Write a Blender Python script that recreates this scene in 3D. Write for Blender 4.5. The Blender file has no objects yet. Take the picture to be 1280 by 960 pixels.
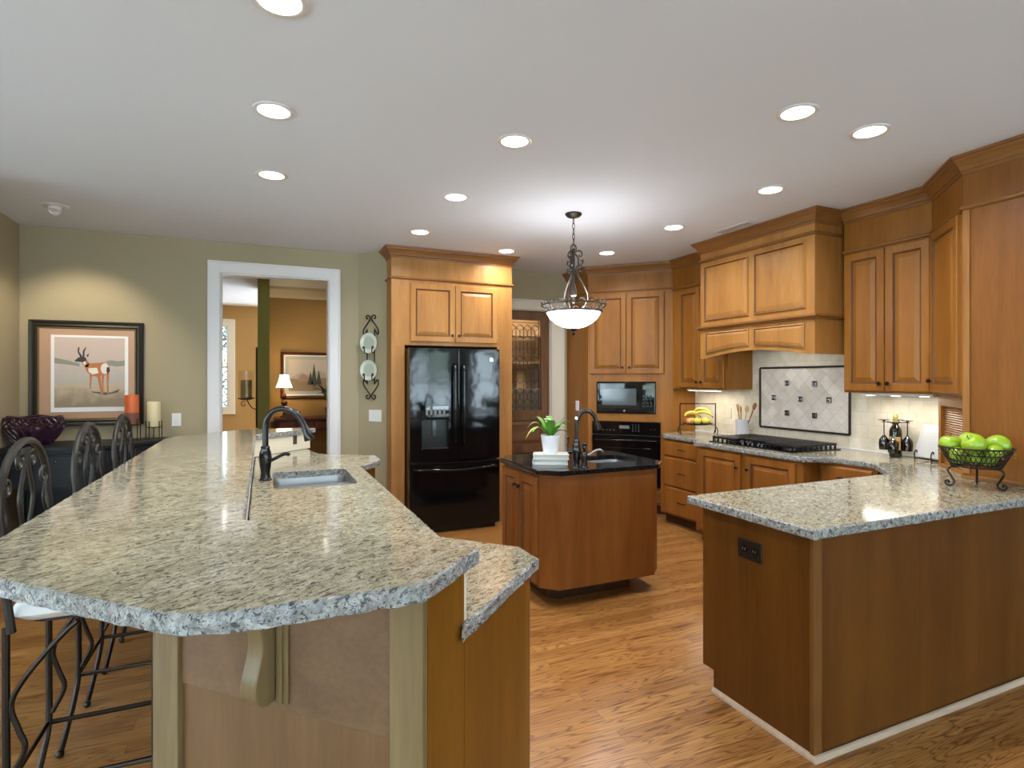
import bpy, bmesh, math, random
from mathutils import Vector, Matrix
R = math.radians
C = bpy.context.scene.collection
SC = bpy.context.scene
random.seed(7)

# ------------------------------------------------------------------ camera, world, exposure
cam = bpy.data.cameras.new('camera'); camo = bpy.data.objects.new('camera', cam); C.objects.link(camo)
cam.sensor_width = 36; cam.lens = 36 * 710 / 1280; cam.shift_y = -6 / 1280; cam.clip_start = .02
camo.location = (0, 0, 1.47); camo.rotation_euler = (R(90), 0, R(-23.67))
SC.camera = camo
SC.view_settings.view_transform = 'Standard'; SC.view_settings.look = 'None'
SC.view_settings.gamma = 1; SC.view_settings.exposure = 0.55
WORLD = 12.0; CAN = 7.5; PEND = 12.0; UNDER = 1.5; SPOT = 34; HALL = 34
world = bpy.data.worlds.new('world'); SC.world = world; world.use_nodes = True
nt = world.node_tree; nt.nodes.clear()
wo = nt.nodes.new('ShaderNodeOutputWorld'); bg = nt.nodes.new('ShaderNodeBackground')
tc = nt.nodes.new('ShaderNodeTexCoord'); sep = nt.nodes.new('ShaderNodeSeparateXYZ')
nz = nt.nodes.new('ShaderNodeTexNoise'); nz.inputs['Scale'].default_value = 9; nz.inputs['Detail'].default_value = 6
rp = nt.nodes.new('ShaderNodeValToRGB'); rp.color_ramp.elements[0].position = .42; rp.color_ramp.elements[1].position = .58
rp.color_ramp.elements[0].color = (.20, .28, .24, 1); rp.color_ramp.elements[1].color = (.86, 1.0, 1.18, 1)
mr = nt.nodes.new('ShaderNodeMapRange'); mr.inputs[1].default_value = .05; mr.inputs[2].default_value = .35
mx = nt.nodes.new('ShaderNodeMix'); mx.data_type = 'RGBA'; mx.inputs[7].default_value = (.83, .98, 1.22, 1)
nt.links.new(tc.outputs['Generated'], sep.inputs[0]); nt.links.new(tc.outputs['Generated'], nz.inputs['Vector'])
nt.links.new(nz.outputs['Fac'], rp.inputs[0]); nt.links.new(rp.outputs[0], mx.inputs[6])
nt.links.new(sep.outputs[2], mr.inputs[0]); nt.links.new(mr.outputs[0], mx.inputs[0])
nt.links.new(mx.outputs[2], bg.inputs[0]); bg.inputs[1].default_value = WORLD
nt.links.new(bg.outputs[0], wo.inputs[0])

def portal(loc, rot, sx, sy):
    l = bpy.data.lights.new('daylight_portal', 'AREA'); l.shape = 'RECTANGLE'; l.size = sx; l.size_y = sy
    l.cycles.is_portal = True
    o = bpy.data.objects.new('daylight_portal', l); C.objects.link(o); o.location = loc; o.rotation_euler = rot
BACK_WIN = [(-3.2, -1.7), (-1.0, 1.0), (1.7, 2.8), (3.5, 4.6), (5.2, 6.6)]
SIDE_WIN = [(-3.0, -1.2), (-.6, 1.2), (1.8, 3.6)]
for a, b in BACK_WIN: portal(((a + b) / 2, -4.0, 1.45), (R(90), 0, 0), b - a, 1.7)
for a, b in SIDE_WIN: portal((-4.6, (a + b) / 2, 1.45), (R(90), 0, R(-90)), b - a, 1.7)
# portals face into the room (area lights shine along local -Z)
for o in C.objects:
    if o.name.startswith('daylight_portal'):
        o.rotation_euler.x = R(90)
        if abs(o.location.y + 4.0) < .01: o.rotation_euler = (R(90), 0, R(180))
        else: o.rotation_euler = (R(90), 0, R(90))
        o.rotation_euler = (R(-90), 0, 0) if abs(o.location.y + 4.0) < .01 else (R(-90), 0, R(-90))

# ------------------------------------------------------------------ materials
MATS = {}
def nodes_of(name):
    m = bpy.data.materials.new(name); m.use_nodes = True
    n = m.node_tree.nodes; b = n.get('Principled BSDF')
    MATS[name] = m
    return m, m.node_tree, b
def plain(name, col, rough=.5, metal=0, coat=0, emit=0, ecol=None, spec=None, bump=0, bscale=200, trans=0):
    m, t, b = nodes_of(name)
    b.inputs['Base Color'].default_value = (*col, 1); b.inputs['Roughness'].default_value = rough
    b.inputs['Metallic'].default_value = metal; b.inputs['Coat Weight'].default_value = coat
    b.inputs['Coat Roughness'].default_value = .08
    if spec is not None: b.inputs['Specular IOR Level'].default_value = spec
    if trans: b.inputs['Transmission Weight'].default_value = trans
    if emit:
        b.inputs['Emission Color'].default_value = (*(ecol or col), 1); b.inputs['Emission Strength'].default_value = emit
    # slight procedural variation so that no surface is perfectly flat
    tc = t.nodes.new('ShaderNodeTexCoord'); nz = t.nodes.new('ShaderNodeTexNoise')
    nz.inputs['Scale'].default_value = bscale; t.links.new(tc.outputs['Object'], nz.inputs['Vector'])
    if bump:
        bp = t.nodes.new('ShaderNodeBump'); bp.inputs['Strength'].default_value = bump; bp.inputs['Distance'].default_value = .01
        t.links.new(nz.outputs['Fac'], bp.inputs['Height']); t.links.new(bp.outputs[0], b.inputs['Normal'])
    return m
def ramp(t, stops):
    r = t.nodes.new('ShaderNodeValToRGB'); e = r.color_ramp.elements
    e[0].position, e[0].color = stops[0][0], (*stops[0][1], 1)
    e[1].position, e[1].color = stops[-1][0], (*stops[-1][1], 1)
    for p, c in stops[1:-1]:
        q = e.new(p); q.color = (*c, 1)
    return r
def wood(name, light, dark, axis='z', rough=.40, coat=.05, fine=1.0, spec=.30):
    m, t, b = nodes_of(name)
    tc = t.nodes.new('ShaderNodeTexCoord'); mp = t.nodes.new('ShaderNodeMapping')
    sc = {'x': (.8, 9, 9), 'y': (9, .8, 9), 'z': (9, 9, .8)}[axis]
    mp.inputs['Scale'].default_value = sc
    t.links.new(tc.outputs['Object'], mp.inputs['Vector'])
    n1 = t.nodes.new('ShaderNodeTexNoise'); n1.inputs['Scale'].default_value = .9; n1.inputs['Detail'].default_value = 5; n1.inputs['Distortion'].default_value = .6
    n2 = t.nodes.new('ShaderNodeTexNoise'); n2.inputs['Scale'].default_value = 9 * fine; n2.inputs['Detail'].default_value = 3
    t.links.new(mp.outputs[0], n1.inputs['Vector']); t.links.new(mp.outputs[0], n2.inputs['Vector'])
    mid = tuple((a + c) / 2 for a, c in zip(light, dark))
    r1 = ramp(t, [(.3, dark), (.5, mid), (.72, light)])
    t.links.new(n1.outputs['Fac'], r1.inputs[0])
    mixn = t.nodes.new('ShaderNodeMix'); mixn.data_type = 'RGBA'; mixn.blend_type = 'MULTIPLY'; mixn.inputs[0].default_value = .35
    r2 = ramp(t, [(.3, (.62, .55, .5)), (.62, (1, 1, 1))])
    t.links.new(n2.outputs['Fac'], r2.inputs[0])
    t.links.new(r1.outputs[0], mixn.inputs[6]); t.links.new(r2.outputs[0], mixn.inputs[7])
    t.links.new(mixn.outputs[2], b.inputs['Base Color'])
    b.inputs['Roughness'].default_value = rough; b.inputs['Coat Weight'].default_value = coat; b.inputs['Coat Roughness'].default_value = .2; b.inputs['Specular IOR Level'].default_value = spec
    return m
wood('maple', (.43, .205, .053), (.31, .133, .030))
wood('maple_shaded', (.265, .100, .018), (.19, .066, .010))  # maple turned away from the lamps; its shade is put into the colour
wood('bar_end_warm_lit', (.20, .078, .006), (.145, .052, .004))  # warm indirect light on the bar end is put into this tone
wood('maple_half_shaded', (.32, .130, .020), (.228, .083, .010))  # light falloff on wall cabinets and oven tower, put into the colour
wood('maple_across', (.27, .115, .030), (.185, .073, .017), axis='x')  # shadow on crowns and mouldings is put into this darker tone
wood('maple_across_y', (.45, .215, .074), (.31, .13, .04), axis='y')
wood('maple_glaze', (.36, .165, .045), (.25, .10, .024))
wood('groove_glaze', (.16, .062, .016), (.11, .04, .01))
wood('base_front_wood', (.29, .108, .019), (.20, .070, .010))  # maple of the base fronts, with their dimmer light put into the tone
wood('island_wood', (.22, .075, .013), (.135, .042, .007))  # same maple; the weaker light at the island is put into its colour
wood('base_wood', (.125, .044, .006), (.08, .026, .003), spec=.2)  # peninsula maple, its shade put into the colour
wood('base_trim_wood', (.17, .072, .016), (.12, .048, .009))
wood('bar_wood_daylit', (.205, .143, .065), (.15, .10, .043))  # daylight on the bar posts is put into this paler maple
wood('bar_panel', (.185, .105, .052), (.12, .066, .032), axis='x')
wood('bar_panel_lower', (.185, .10, .042), (.135, .07, .028))
wood('walnut', (.17, .085, .04), (.085, .04, .018))
wood('walnut_across', (.19, .095, .042), (.10, .045, .02), axis='x')
wood('mahogany', (.12, .032, .014), (.06, .014, .007))
wood('shoe_wood', (.52, .40, .29), (.40, .29, .2), axis='x')
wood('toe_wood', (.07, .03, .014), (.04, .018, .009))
plain('black_paint', (.009, .0115, .016), .42, spec=.35)
plain('ceiling_paint', (.725, .775, .865), .9)
plain('wall_paint', (.36, .303, .192), .8)
plain('hall_paint', (.34, .20, .062), .8)
plain('partition_paint', (.17, .155, .03), .8)
plain('trim_white', (.72, .70, .70), .4)
plain('trim_cream', (.62, .57, .47), .45)
plain('iron', (.035, .026, .02), .42, metal=.75)
plain('bronze', (.03, .024, .02), .3, metal=.85)
plain('bronze_dark', (.018, .016, .017), .22, metal=.6, coat=.4)
plain('black_gloss', (.003, .003, .0035), .07, spec=.38, bump=.12, bscale=5)
plain('black_satin', (.006, .006, .007), .3)
plain('black_glass', (.002, .003, .004), .03, spec=.5)
plain('dark_window', (.045, .055, .065), .1, coat=.5)
plain('display', (.12, .13, .12), .3)
plain('steel', (.40, .41, .415), .34, metal=1)
plain('chrome', (.75, .75, .75), .12, metal=1)
plain('cushion', (.78, .77, .76), .8)
plain('plate_white', (.74, .74, .72), .35)
plain('ceramic', (.66, .67, .70), .28, coat=.3)
plain('porcelain', (.62, .67, .58), .2, coat=.4)
plain('porcelain_ring', (.42, .47, .38), .3)
plain('white_pot', (.86, .87, .9), .4)
plain('recipe_card', (.36, .36, .355), .6)
plain('paper', (.58, .565, .52), .7)
plain('book_cover', (.46, .53, .55), .45)
plain('ink', (.22, .25, .24), .7)
plain('soil', (.03, .02, .012), .95)
plain('leaf', (.10, .30, .025), .4)
plain('leaf_light', (.35, .42, .08), .4)
plain('shrub_leaf', (.035, .060, .050), .6)
plain('shrub_pale', (.10, .14, .14), .6)
plain('leaf_dark', (.03, .075, .02), .5)
plain('green_apple', (.27, .42, .018), .30, coat=.2)
plain('yellow_apple', (.62, .52, .06), .3, coat=.2)
plain('red_apple', (.62, .25, .08), .3, coat=.2)
plain('banana_skin', (.56, .43, .06), .45)
plain('stem_brown', (.06, .035, .015), .8)
plain('spoon_wood', (.30, .13, .05), .5)
plain('spoon_pale', (.50, .33, .17), .5)
plain('gold_foil', (.50, .43, .13), .35, metal=.4)
plain('bottle_glass', (.008, .009, .005), .06, coat=.5)
plain('wine_label', (.52, .33, .12), .6)
plain('wax_orange', (.62, .13, .03), .5)
plain('wax_dark', (.20, .07, .05), .6)
plain('wax_cream', (.70, .62, .36), .5)
plain('wax_amber', (.42, .28, .06), .5)
plain('plum_glaze', (.035, .008, .024), .2, coat=.6)
plain('pewter', (.030, .025, .020), .42, metal=.5)
plain('pewter_gold', (.26, .20, .09), .4, metal=.5)
plain('mat_copper', (.47, .29, .19), .6)
plain('mat_white', (.80, .81, .82), .7)
plain('mat_gray', (.40, .42, .40), .7)
plain('fur_tan', (.50, .19, .075), .8)
plain('fur_white', (.80, .77, .70), .8)
plain('fur_dark', (.05, .045, .045), .8)
plain('paint_shadow', (.13, .11, .13), .8)
plain('paint_bush', (.27, .29, .24), .8)
plain('paint_hill', (.42, .38, .35), .8)
plain('paint_tree', (.06, .07, .055), .8)
plain('paint_house', (.40, .24, .17), .8)
plain('paint_ground', (.30, .21, .13), .8)
plain('paint_sky', (.55, .48, .42), .8)
plain('splash_cream', (.70, .64, .50), .35)
plain('outlet_bronze', (.06, .045, .03), .4)
plain('lens_glow', (1, 1, 1), .5, emit=7, ecol=(1, .97, .92))
plain('bowl_glow', (1, 1, 1), .4, emit=2.6, ecol=(1, .96, .9))
plain('shade_glow', (1, .9, .7), .6, emit=2.6, ecol=(1, .86, .6))
plain('puck_glow', (1, 1, 1), .5, emit=6, ecol=(1, .93, .8))
plain('lead', (.06, .05, .04), .4, metal=.5)
plain('pantry_paint', (.52, .42, .30), .8)
plain('jar_a', (.42, .25, .12), .5)
plain('jar_b', (.25, .34, .26), .5)
plain('jar_c', (.62, .55, .45), .5)
plain('vent_metal', (.72, .73, .74), .4, metal=.2)
plain('vent_dark', (.10, .11, .11), .7)
plain('grout_dark', (.03, .018, .014), .35, coat=.4)
plain('accent_tile', (.05, .025, .018), .2, coat=.6)
def pane_mat(name, tint, gloss, rough=.03):
    m, t, b = nodes_of(name); n = t.nodes
    n.remove(b); out = n.get('Material Output')
    tr = n.new('ShaderNodeBsdfTransparent'); tr.inputs[0].default_value = (*tint, 1)
    gl = n.new('ShaderNodeBsdfGlossy'); gl.inputs['Roughness'].default_value = rough
    mxs = n.new('ShaderNodeMixShader'); mxs.inputs[0].default_value = gloss
    t.links.new(tr.outputs[0], mxs.inputs[1]); t.links.new(gl.outputs[0], mxs.inputs[2]); t.links.new(mxs.outputs[0], out.inputs[0])
pane_mat('pane', (.95, .98, .97), .06)
pane_mat('pantry_glass', (.78, .74, .68), .10, .12)
pane_mat('candle_glass', (.95, .96, .97), .012)
pane_mat('smoke_glass', (.10, .11, .11), .14)

def granite(name, stops, speck, rot=32, fine=1.0):
    m, t, b = nodes_of(name)
    tc = t.nodes.new('ShaderNodeTexCoord'); rot1 = t.nodes.new('ShaderNodeMapping'); rot1.inputs['Rotation'].default_value = (0, 0, R(-rot))
    mp = t.nodes.new('ShaderNodeMapping'); mp.inputs['Scale'].default_value = (1, 2.1, 1.6)
    t.links.new(tc.outputs['Object'], rot1.inputs['Vector']); t.links.new(rot1.outputs[0], mp.inputs['Vector'])
    def noise(scale, detail, dist=0, rough=.6):
        n = t.nodes.new('ShaderNodeTexNoise'); n.inputs['Scale'].default_value = scale * fine; n.inputs['Detail'].default_value = detail
        n.inputs['Distortion'].default_value = dist; n.inputs['Roughness'].default_value = rough
        t.links.new(mp.outputs[0], n.inputs['Vector']); return n
    cur = None
    n1 = noise(26, 5, .5, .65)
    r1 = ramp(t, stops); t.links.new(n1.outputs['Fac'], r1.inputs[0]); cur = r1.outputs[0]
    n2 = noise(34, 5, .9, .70); n3 = noise(95, 3, .4, .7); n5 = noise(60, 4, .5, .65)
    for n, lo, hi, k, col in ((n5, .53, .62, .50, speck[2]), (n2, .548, .594, .90, speck[0]), (n3, .572, .63, .85, speck[1])):
        rr = ramp(t, [(lo, (0, 0, 0)), (hi, (1, 1, 1))]); t.links.new(n.outputs['Fac'], rr.inputs[0])
        f = t.nodes.new('ShaderNodeMath'); f.operation = 'MULTIPLY'; f.inputs[1].default_value = k; t.links.new(rr.outputs[0], f.inputs[0])
        x = t.nodes.new('ShaderNodeMix'); x.data_type = 'RGBA'; x.inputs[7].default_value = (*col, 1)
        t.links.new(f.outputs[0], x.inputs[0]); t.links.new(cur, x.inputs[6]); cur = x.outputs[2]
    n4 = noise(3.5, 3, .5); r4 = ramp(t, [(.35, (.86, .84, .80)), (.65, (1, 1, 1))]); t.links.new(n4.outputs['Fac'], r4.inputs[0])
    d = t.nodes.new('ShaderNodeMix'); d.data_type = 'RGBA'; d.blend_type = 'MULTIPLY'; d.inputs[0].default_value = 1
    t.links.new(cur, d.inputs[6]); t.links.new(r4.outputs[0], d.inputs[7]); t.links.new(d.outputs[2], b.inputs['Base Color'])
    b.inputs['Roughness'].default_value = .10; b.inputs['Specular IOR Level'].default_value = .42
    return m, t, b, n2
granite('granite', [(.34, (.24, .22, .148)), (.5, (.375, .35, .25)), (.66, (.475, .455, .36))], [(.065, .052, .040), (.03, .026, .023), (.20, .165, .11)])
m, t, b, n2 = granite('granite_edge', [(.34, (.20, .205, .20)), (.5, (.33, .34, .335)), (.66, (.46, .48, .475))], [(.04, .042, .045), (.02, .02, .022), (.14, .145, .145)], fine=1.25)
bp = t.nodes.new('ShaderNodeBump'); bp.inputs['Strength'].default_value = .5; bp.inputs['Distance'].default_value = .006
t.links.new(n2.outputs['Fac'], bp.inputs['Height']); t.links.new(bp.outputs[0], b.inputs['Normal']); b.inputs['Roughness'].default_value = .16
granite('black_granite', [(.35, (.004, .004, .005)), (.6, (.010, .009, .009)), (.75, (.02, .017, .015))], [(.02, .018, .018), (.012, .012, .012), (.006, .006, .006)])

def floor_mat():
    m, t, b = nodes_of('oak_floor')
    tc = t.nodes.new('ShaderNodeTexCoord')
    br = t.nodes.new('ShaderNodeTexBrick'); br.offset = .37; br.offset_frequency = 2
    br.inputs['Scale'].default_value = 1; br.inputs['Brick Width'].default_value = 1.35; br.inputs['Row Height'].default_value = .083
    br.inputs['Mortar Size'].default_value = .0011; br.inputs['Mortar Smooth'].default_value = .4; br.inputs['Bias'].default_value = 0
    br.inputs['Color1'].default_value = (0, 0, 0, 1); br.inputs['Color2'].default_value = (1, 1, 1, 1); br.inputs['Mortar'].default_value = (.5, .5, .5, 1)
    t.links.new(tc.outputs['Object'], br.inputs['Vector'])
    # per plank shift of the grain
    sc = t.nodes.new('ShaderNodeVectorMath'); sc.operation = 'MULTIPLY'; sc.inputs[1].default_value = (7.3, 3.1, 5.7)
    t.links.new(br.outputs['Color'], sc.inputs[0])
    ad = t.nodes.new('ShaderNodeVectorMath'); ad.operation = 'ADD'
    t.links.new(tc.outputs['Object'], ad.inputs[0]); t.links.new(sc.outputs[0], ad.inputs[1])
    mp = t.nodes.new('ShaderNodeMapping'); mp.inputs['Scale'].default_value = (1.0, 11, 1); t.links.new(ad.outputs[0], mp.inputs['Vector'])
    wv = t.nodes.new('ShaderNodeTexNoise'); wv.inputs['Scale'].default_value = 1.6; wv.inputs['Detail'].default_value = 1.5; wv.inputs['Distortion'].default_value = .4
    t.links.new(mp.outputs[0], wv.inputs['Vector'])
    # growth rings: contour lines of a smooth noise give the cathedral figure
    mul = t.nodes.new('ShaderNodeMath'); mul.operation = 'MULTIPLY'; mul.inputs[1].default_value = 24
    fr = t.nodes.new('ShaderNodeMath'); fr.operation = 'PINGPONG'; fr.inputs[1].default_value = 1
    t.links.new(wv.outputs['Fac'], mul.inputs[0]); t.links.new(mul.outputs[0], fr.inputs[0])
    rr = ramp(t, [(.0, (.30, .22, .16)), (.16, (.62, .54, .47)), (.42, (.97, .95, .93)), (1, (1, 1, 1))]); t.links.new(fr.outputs[0], rr.inputs[0])
    mp2 = t.nodes.new('ShaderNodeMapping'); mp2.inputs['Scale'].default_value = (2.5, 90, 1); t.links.new(ad.outputs[0], mp2.inputs['Vector'])
    fn = t.nodes.new('ShaderNodeTexNoise'); fn.inputs['Scale'].default_value = 2.2; fn.inputs['Detail'].default_value = 4
    t.links.new(mp2.outputs[0], fn.inputs['Vector'])
    rf = ramp(t, [(.32, (.60, .52, .45)), (.6, (1, 1, 1))]); t.links.new(fn.outputs['Fac'], rf.inputs[0])
    base = ramp(t, [(0, (.295, .130, .033)), (.5, (.375, .175, .047)), (1, (.445, .225, .068))]); t.links.new(br.outputs['Color'], base.inputs[0])
    m1 = t.nodes.new('ShaderNodeMix'); m1.data_type = 'RGBA'; m1.blend_type = 'MULTIPLY'; m1.inputs[0].default_value = .85
    t.links.new(base.outputs[0], m1.inputs[6]); t.links.new(rr.outputs[0], m1.inputs[7])
    m2 = t.nodes.new('ShaderNodeMix'); m2.data_type = 'RGBA'; m2.blend_type = 'MULTIPLY'; m2.inputs[0].default_value = .8
    t.links.new(m1.outputs[2], m2.inputs[6]); t.links.new(rf.outputs[0], m2.inputs[7])
    m3 = t.nodes.new('ShaderNodeMix'); m3.data_type = 'RGBA'; m3.inputs[7].default_value = (.10, .045, .018, 1)
    t.links.new(br.outputs['Fac'], m3.inputs[0]); t.links.new(m2.outputs[2], m3.inputs[6])
    t.links.new(m3.outputs[2], b.inputs['Base Color'])
    b.inputs['Roughness'].default_value = .30; b.inputs['Coat Weight'].default_value = .2; b.inputs['Coat Roughness'].default_value = .18
floor_mat()

def tile_mat(name, size, rot, c1, c2, mortar, offset):
    m, t, b = nodes_of(name)
    tc = t.nodes.new('ShaderNodeTexCoord'); sp = t.nodes.new('ShaderNodeSeparateXYZ'); cb = t.nodes.new('ShaderNodeCombineXYZ')
    t.links.new(tc.outputs['Object'], sp.inputs[0]); t.links.new(sp.outputs[1], cb.inputs[0]); t.links.new(sp.outputs[2], cb.inputs[1])
    mp = t.nodes.new('ShaderNodeMapping'); mp.inputs['Rotation'].default_value = (0, 0, R(rot)); t.links.new(cb.outputs[0], mp.inputs['Vector'])
    if rot: mp.inputs['Location'].default_value = (0.0, .02, 0)
    else: mp.inputs['Location'].default_value = (.03, -.905 + .0, 0)
    br = t.nodes.new('ShaderNodeTexBrick'); br.offset = offset; br.offset_frequency = 2; br.squash = 1
    br.inputs['Scale'].default_value = 1; br.inputs['Brick Width'].default_value = size; br.inputs['Row Height'].default_value = size
    br.inputs['Mortar Size'].default_value = .0016; br.inputs['Mortar Smooth'].default_value = .3
    br.inputs['Color1'].default_value = (*c1, 1); br.inputs['Color2'].default_value = (*c2, 1); br.inputs['Mortar'].default_value = (*mortar, 1)
    t.links.new(mp.outputs[0], br.inputs['Vector'])
    nz = t.nodes.new('ShaderNodeTexNoise'); nz.inputs['Scale'].default_value = 12; nz.inputs['Detail'].default_value = 5; t.links.new(tc.outputs['Object'], nz.inputs['Vector'])
    rr = ramp(t, [(.3, (.86, .84, .8)), (.65, (1, 1, 1))]); t.links.new(nz.outputs['Fac'], rr.inputs[0])
    mm = t.nodes.new('ShaderNodeMix'); mm.data_type = 'RGBA'; mm.blend_type = 'MULTIPLY'; mm.inputs[0].default_value = 1
    t.links.new(br.outputs['Color'], mm.inputs[6]); t.links.new(rr.outputs[0], mm.inputs[7]); t.links.new(mm.outputs[2], b.inputs['Base Color'])
    bp = t.nodes.new('ShaderNodeBump'); bp.inputs['Strength'].default_value = .4; bp.inputs['Distance'].default_value = .004; bp.invert = True
    t.links.new(br.outputs['Fac'], bp.inputs['Height']); t.links.new(bp.outputs[0], b.inputs['Normal'])
    b.inputs['Roughness'].default_value = .38
tile_mat('tile_square', .103, 0, (.66, .60, .48), (.72, .66, .55), (.52, .46, .36), .5)
tile_mat('tile_diamond', .098, 45, (.68, .61, .55), (.80, .74, .69), (.50, .43, .38), 0)

def print_mat(name, top, mid, low, specks):
    m, t, b = nodes_of(name)
    tc = t.nodes.new('ShaderNodeTexCoord'); sp = t.nodes.new('ShaderNodeSeparateXYZ'); t.links.new(tc.outputs['Generated'], sp.inputs[0])
    nz = t.nodes.new('ShaderNodeTexNoise'); nz.inputs['Scale'].default_value = 6; nz.inputs['Detail'].default_value = 8; t.links.new(tc.outputs['Generated'], nz.inputs['Vector'])
    ad = t.nodes.new('ShaderNodeMath'); ad.operation = 'MULTIPLY_ADD'; ad.inputs[1].default_value = .45
    t.links.new(nz.outputs['Fac'], ad.inputs[0]); t.links.new(sp.outputs[2], ad.inputs[2])
    r = ramp(t, [(.30, low), (.50, mid), (.62, specks), (.85, top), (1.2, top)]); t.links.new(ad.outputs[0], r.inputs[0])
    t.links.new(r.outputs[0], b.inputs['Base Color']); b.inputs['Roughness'].default_value = .8
print_mat('prairie_print', (.58, .47, .42), (.52, .42, .29), (.30, .24, .17), (.46, .45, .42))

# ------------------------------------------------------------------ mesh helpers
class MB:
    def __init__(s): s.v, s.f, s.m, s.cur, s.T = [], [], [], 0, None
    def mat(s, i): s.cur = i; return s
    def pt(s, p):
        p = Vector(p)
        if s.T is not None: p = s.T @ p
        s.v.append(p); return len(s.v) - 1
    def face(s, idx): s.f.append(list(idx)); s.m.append(s.cur)
    def poly(s, pts): s.face([s.pt(p) for p in pts])
    def box(s, x0, x1, y0, y1, z0, z1):
        i = [s.pt(p) for p in [(x0, y0, z0), (x1, y0, z0), (x1, y1, z0), (x0, y1, z0), (x0, y0, z1), (x1, y0, z1), (x1, y1, z1), (x0, y1, z1)]]
        for q in [(0, 3, 2, 1), (4, 5, 6, 7), (0, 1, 5, 4), (1, 2, 6, 5), (2, 3, 7, 6), (3, 0, 4, 7)]: s.face([i[k] for k in q])
        return s
    def prism(s, poly, z0, z1, cap=True):
        n = len(poly); a = [s.pt((p[0], p[1], z0)) for p in poly]; b = [s.pt((p[0], p[1], z1)) for p in poly]
        for k in range(n): s.face([a[k], a[(k + 1) % n], b[(k + 1) % n], b[k]])
        if cap: s.face(a[::-1]); s.face(b)
        return s
    def prism_xz(s, poly, y0, y1):          # polygon in the x-z plane, extruded along y
        n = len(poly); a = [s.pt((p[0], y0, p[1])) for p in poly]; b = [s.pt((p[0], y1, p[1])) for p in poly]
        for k in range(n): s.face([a[k], a[(k + 1) % n], b[(k + 1) % n], b[k]])
        s.face(a[::-1]); s.face(b); return s
    def prism_yz(s, poly, x0, x1):
        n = len(poly); a = [s.pt((x0, p[0], p[1])) for p in poly]; b = [s.pt((x1, p[0], p[1])) for p in poly]
        for k in range(n): s.face([a[k], a[(k + 1) % n], b[(k + 1) % n], b[k]])
        s.face(a[::-1]); s.face(b); return s
    def rings(s, x0, x1, z0, z1, rs, cap=True, back=None, gl=()):   # nested rectangles in x-z, each (inset, y)
        prev = None
        if back is not None:
            rs = [(0, back)] + list(rs)
        for k, (i, y) in enumerate(rs):
            q = [s.pt(p) for p in [(x0 + i, y, z0 + i), (x1 - i, y, z0 + i), (x1 - i, y, z1 - i), (x0 + i, y, z1 - i)]]
            if prev:
                s.cur = 1 if k in gl else 0
                for a in range(4): s.face([prev[a], prev[(a + 1) % 4], q[(a + 1) % 4], q[a]])
                s.cur = 0
            elif back is not None: s.face(q[::-1])
            prev = q
        if cap: s.face(prev)
        return s
    def tube(s, path, r, n=8, closed=False, caps=True):
        P = [Vector(p) for p in path]; N = len(P)
        rr = r if isinstance(r, (list, tuple)) else [r] * N
        T = []
        for k in range(N):
            a = P[(k - 1) % N] if (k > 0 or closed) else P[0]; b = P[(k + 1) % N] if (k < N - 1 or closed) else P[-1]
            d = (b - a); T.append(d.normalized() if d.length > 1e-9 else Vector((0, 0, 1)))
        u = T[0].orthogonal().normalized(); rows = []
        for k in range(N):
            u = (u - T[k] * u.dot(T[k]))
            u = u.normalized() if u.length > 1e-6 else T[k].orthogonal().normalized()
            w = T[k].cross(u)
            rows.append([s.pt(P[k] + (u * math.cos(2 * math.pi * j / n) + w * math.sin(2 * math.pi * j / n)) * rr[k]) for j in range(n)])
        for k in range(N if closed else N - 1):
            a, b = rows[k], rows[(k + 1) % N]
            for j in range(n): s.face([a[j], a[(j + 1) % n], b[(j + 1) % n], b[j]])
        if caps and not closed: s.face(rows[0][::-1]); s.face(rows[-1])
        return s
    def lathe(s, prof, c=(0, 0, 0), n=24, axis='z', sq=1.0):   # prof of (r, h)
        rows = []
        for r, h in prof:
            row = []
            for j in range(n):
                a = 2 * math.pi * j / n; x, y = max(r, 1e-5) * math.cos(a), max(r, 1e-5) * math.sin(a) * sq
                p = {'z': (c[0] + x, c[1] + y, c[2] + h), 'y': (c[0] + x, c[1] + h, c[2] + y), 'x': (c[0] + h, c[1] + x, c[2] + y)}[axis]
                row.append(s.pt(p))
            rows.append(row)
        for a, b in zip(rows, rows[1:]):
            for j in range(n): s.face([a[j], a[(j + 1) % n], b[(j + 1) % n], b[j]])
        if prof[0][0] > 1e-4: s.face(rows[0][::-1])
        if prof[-1][0] > 1e-4: s.face(rows[-1])
        return s
    def ball(s, c, r, n=10, sz=(1, 1, 1)):
        rows = []
        for k in range(n + 1):
            th = math.pi * k / n
            rows.append([s.pt((c[0] + r * sz[0] * max(math.sin(th), 1e-4) * math.cos(2 * math.pi * j / (2 * n)), c[1] + r * sz[1] * max(math.sin(th), 1e-4) * math.sin(2 * math.pi * j / (2 * n)), c[2] + r * sz[2] * math.cos(th))) for j in range(2 * n)])
        for a, b in zip(rows, rows[1:]):
            for j in range(2 * n): s.face([a[j], a[(j + 1) % (2 * n)], b[(j + 1) % (2 * n)], b[j]])
        return s
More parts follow.
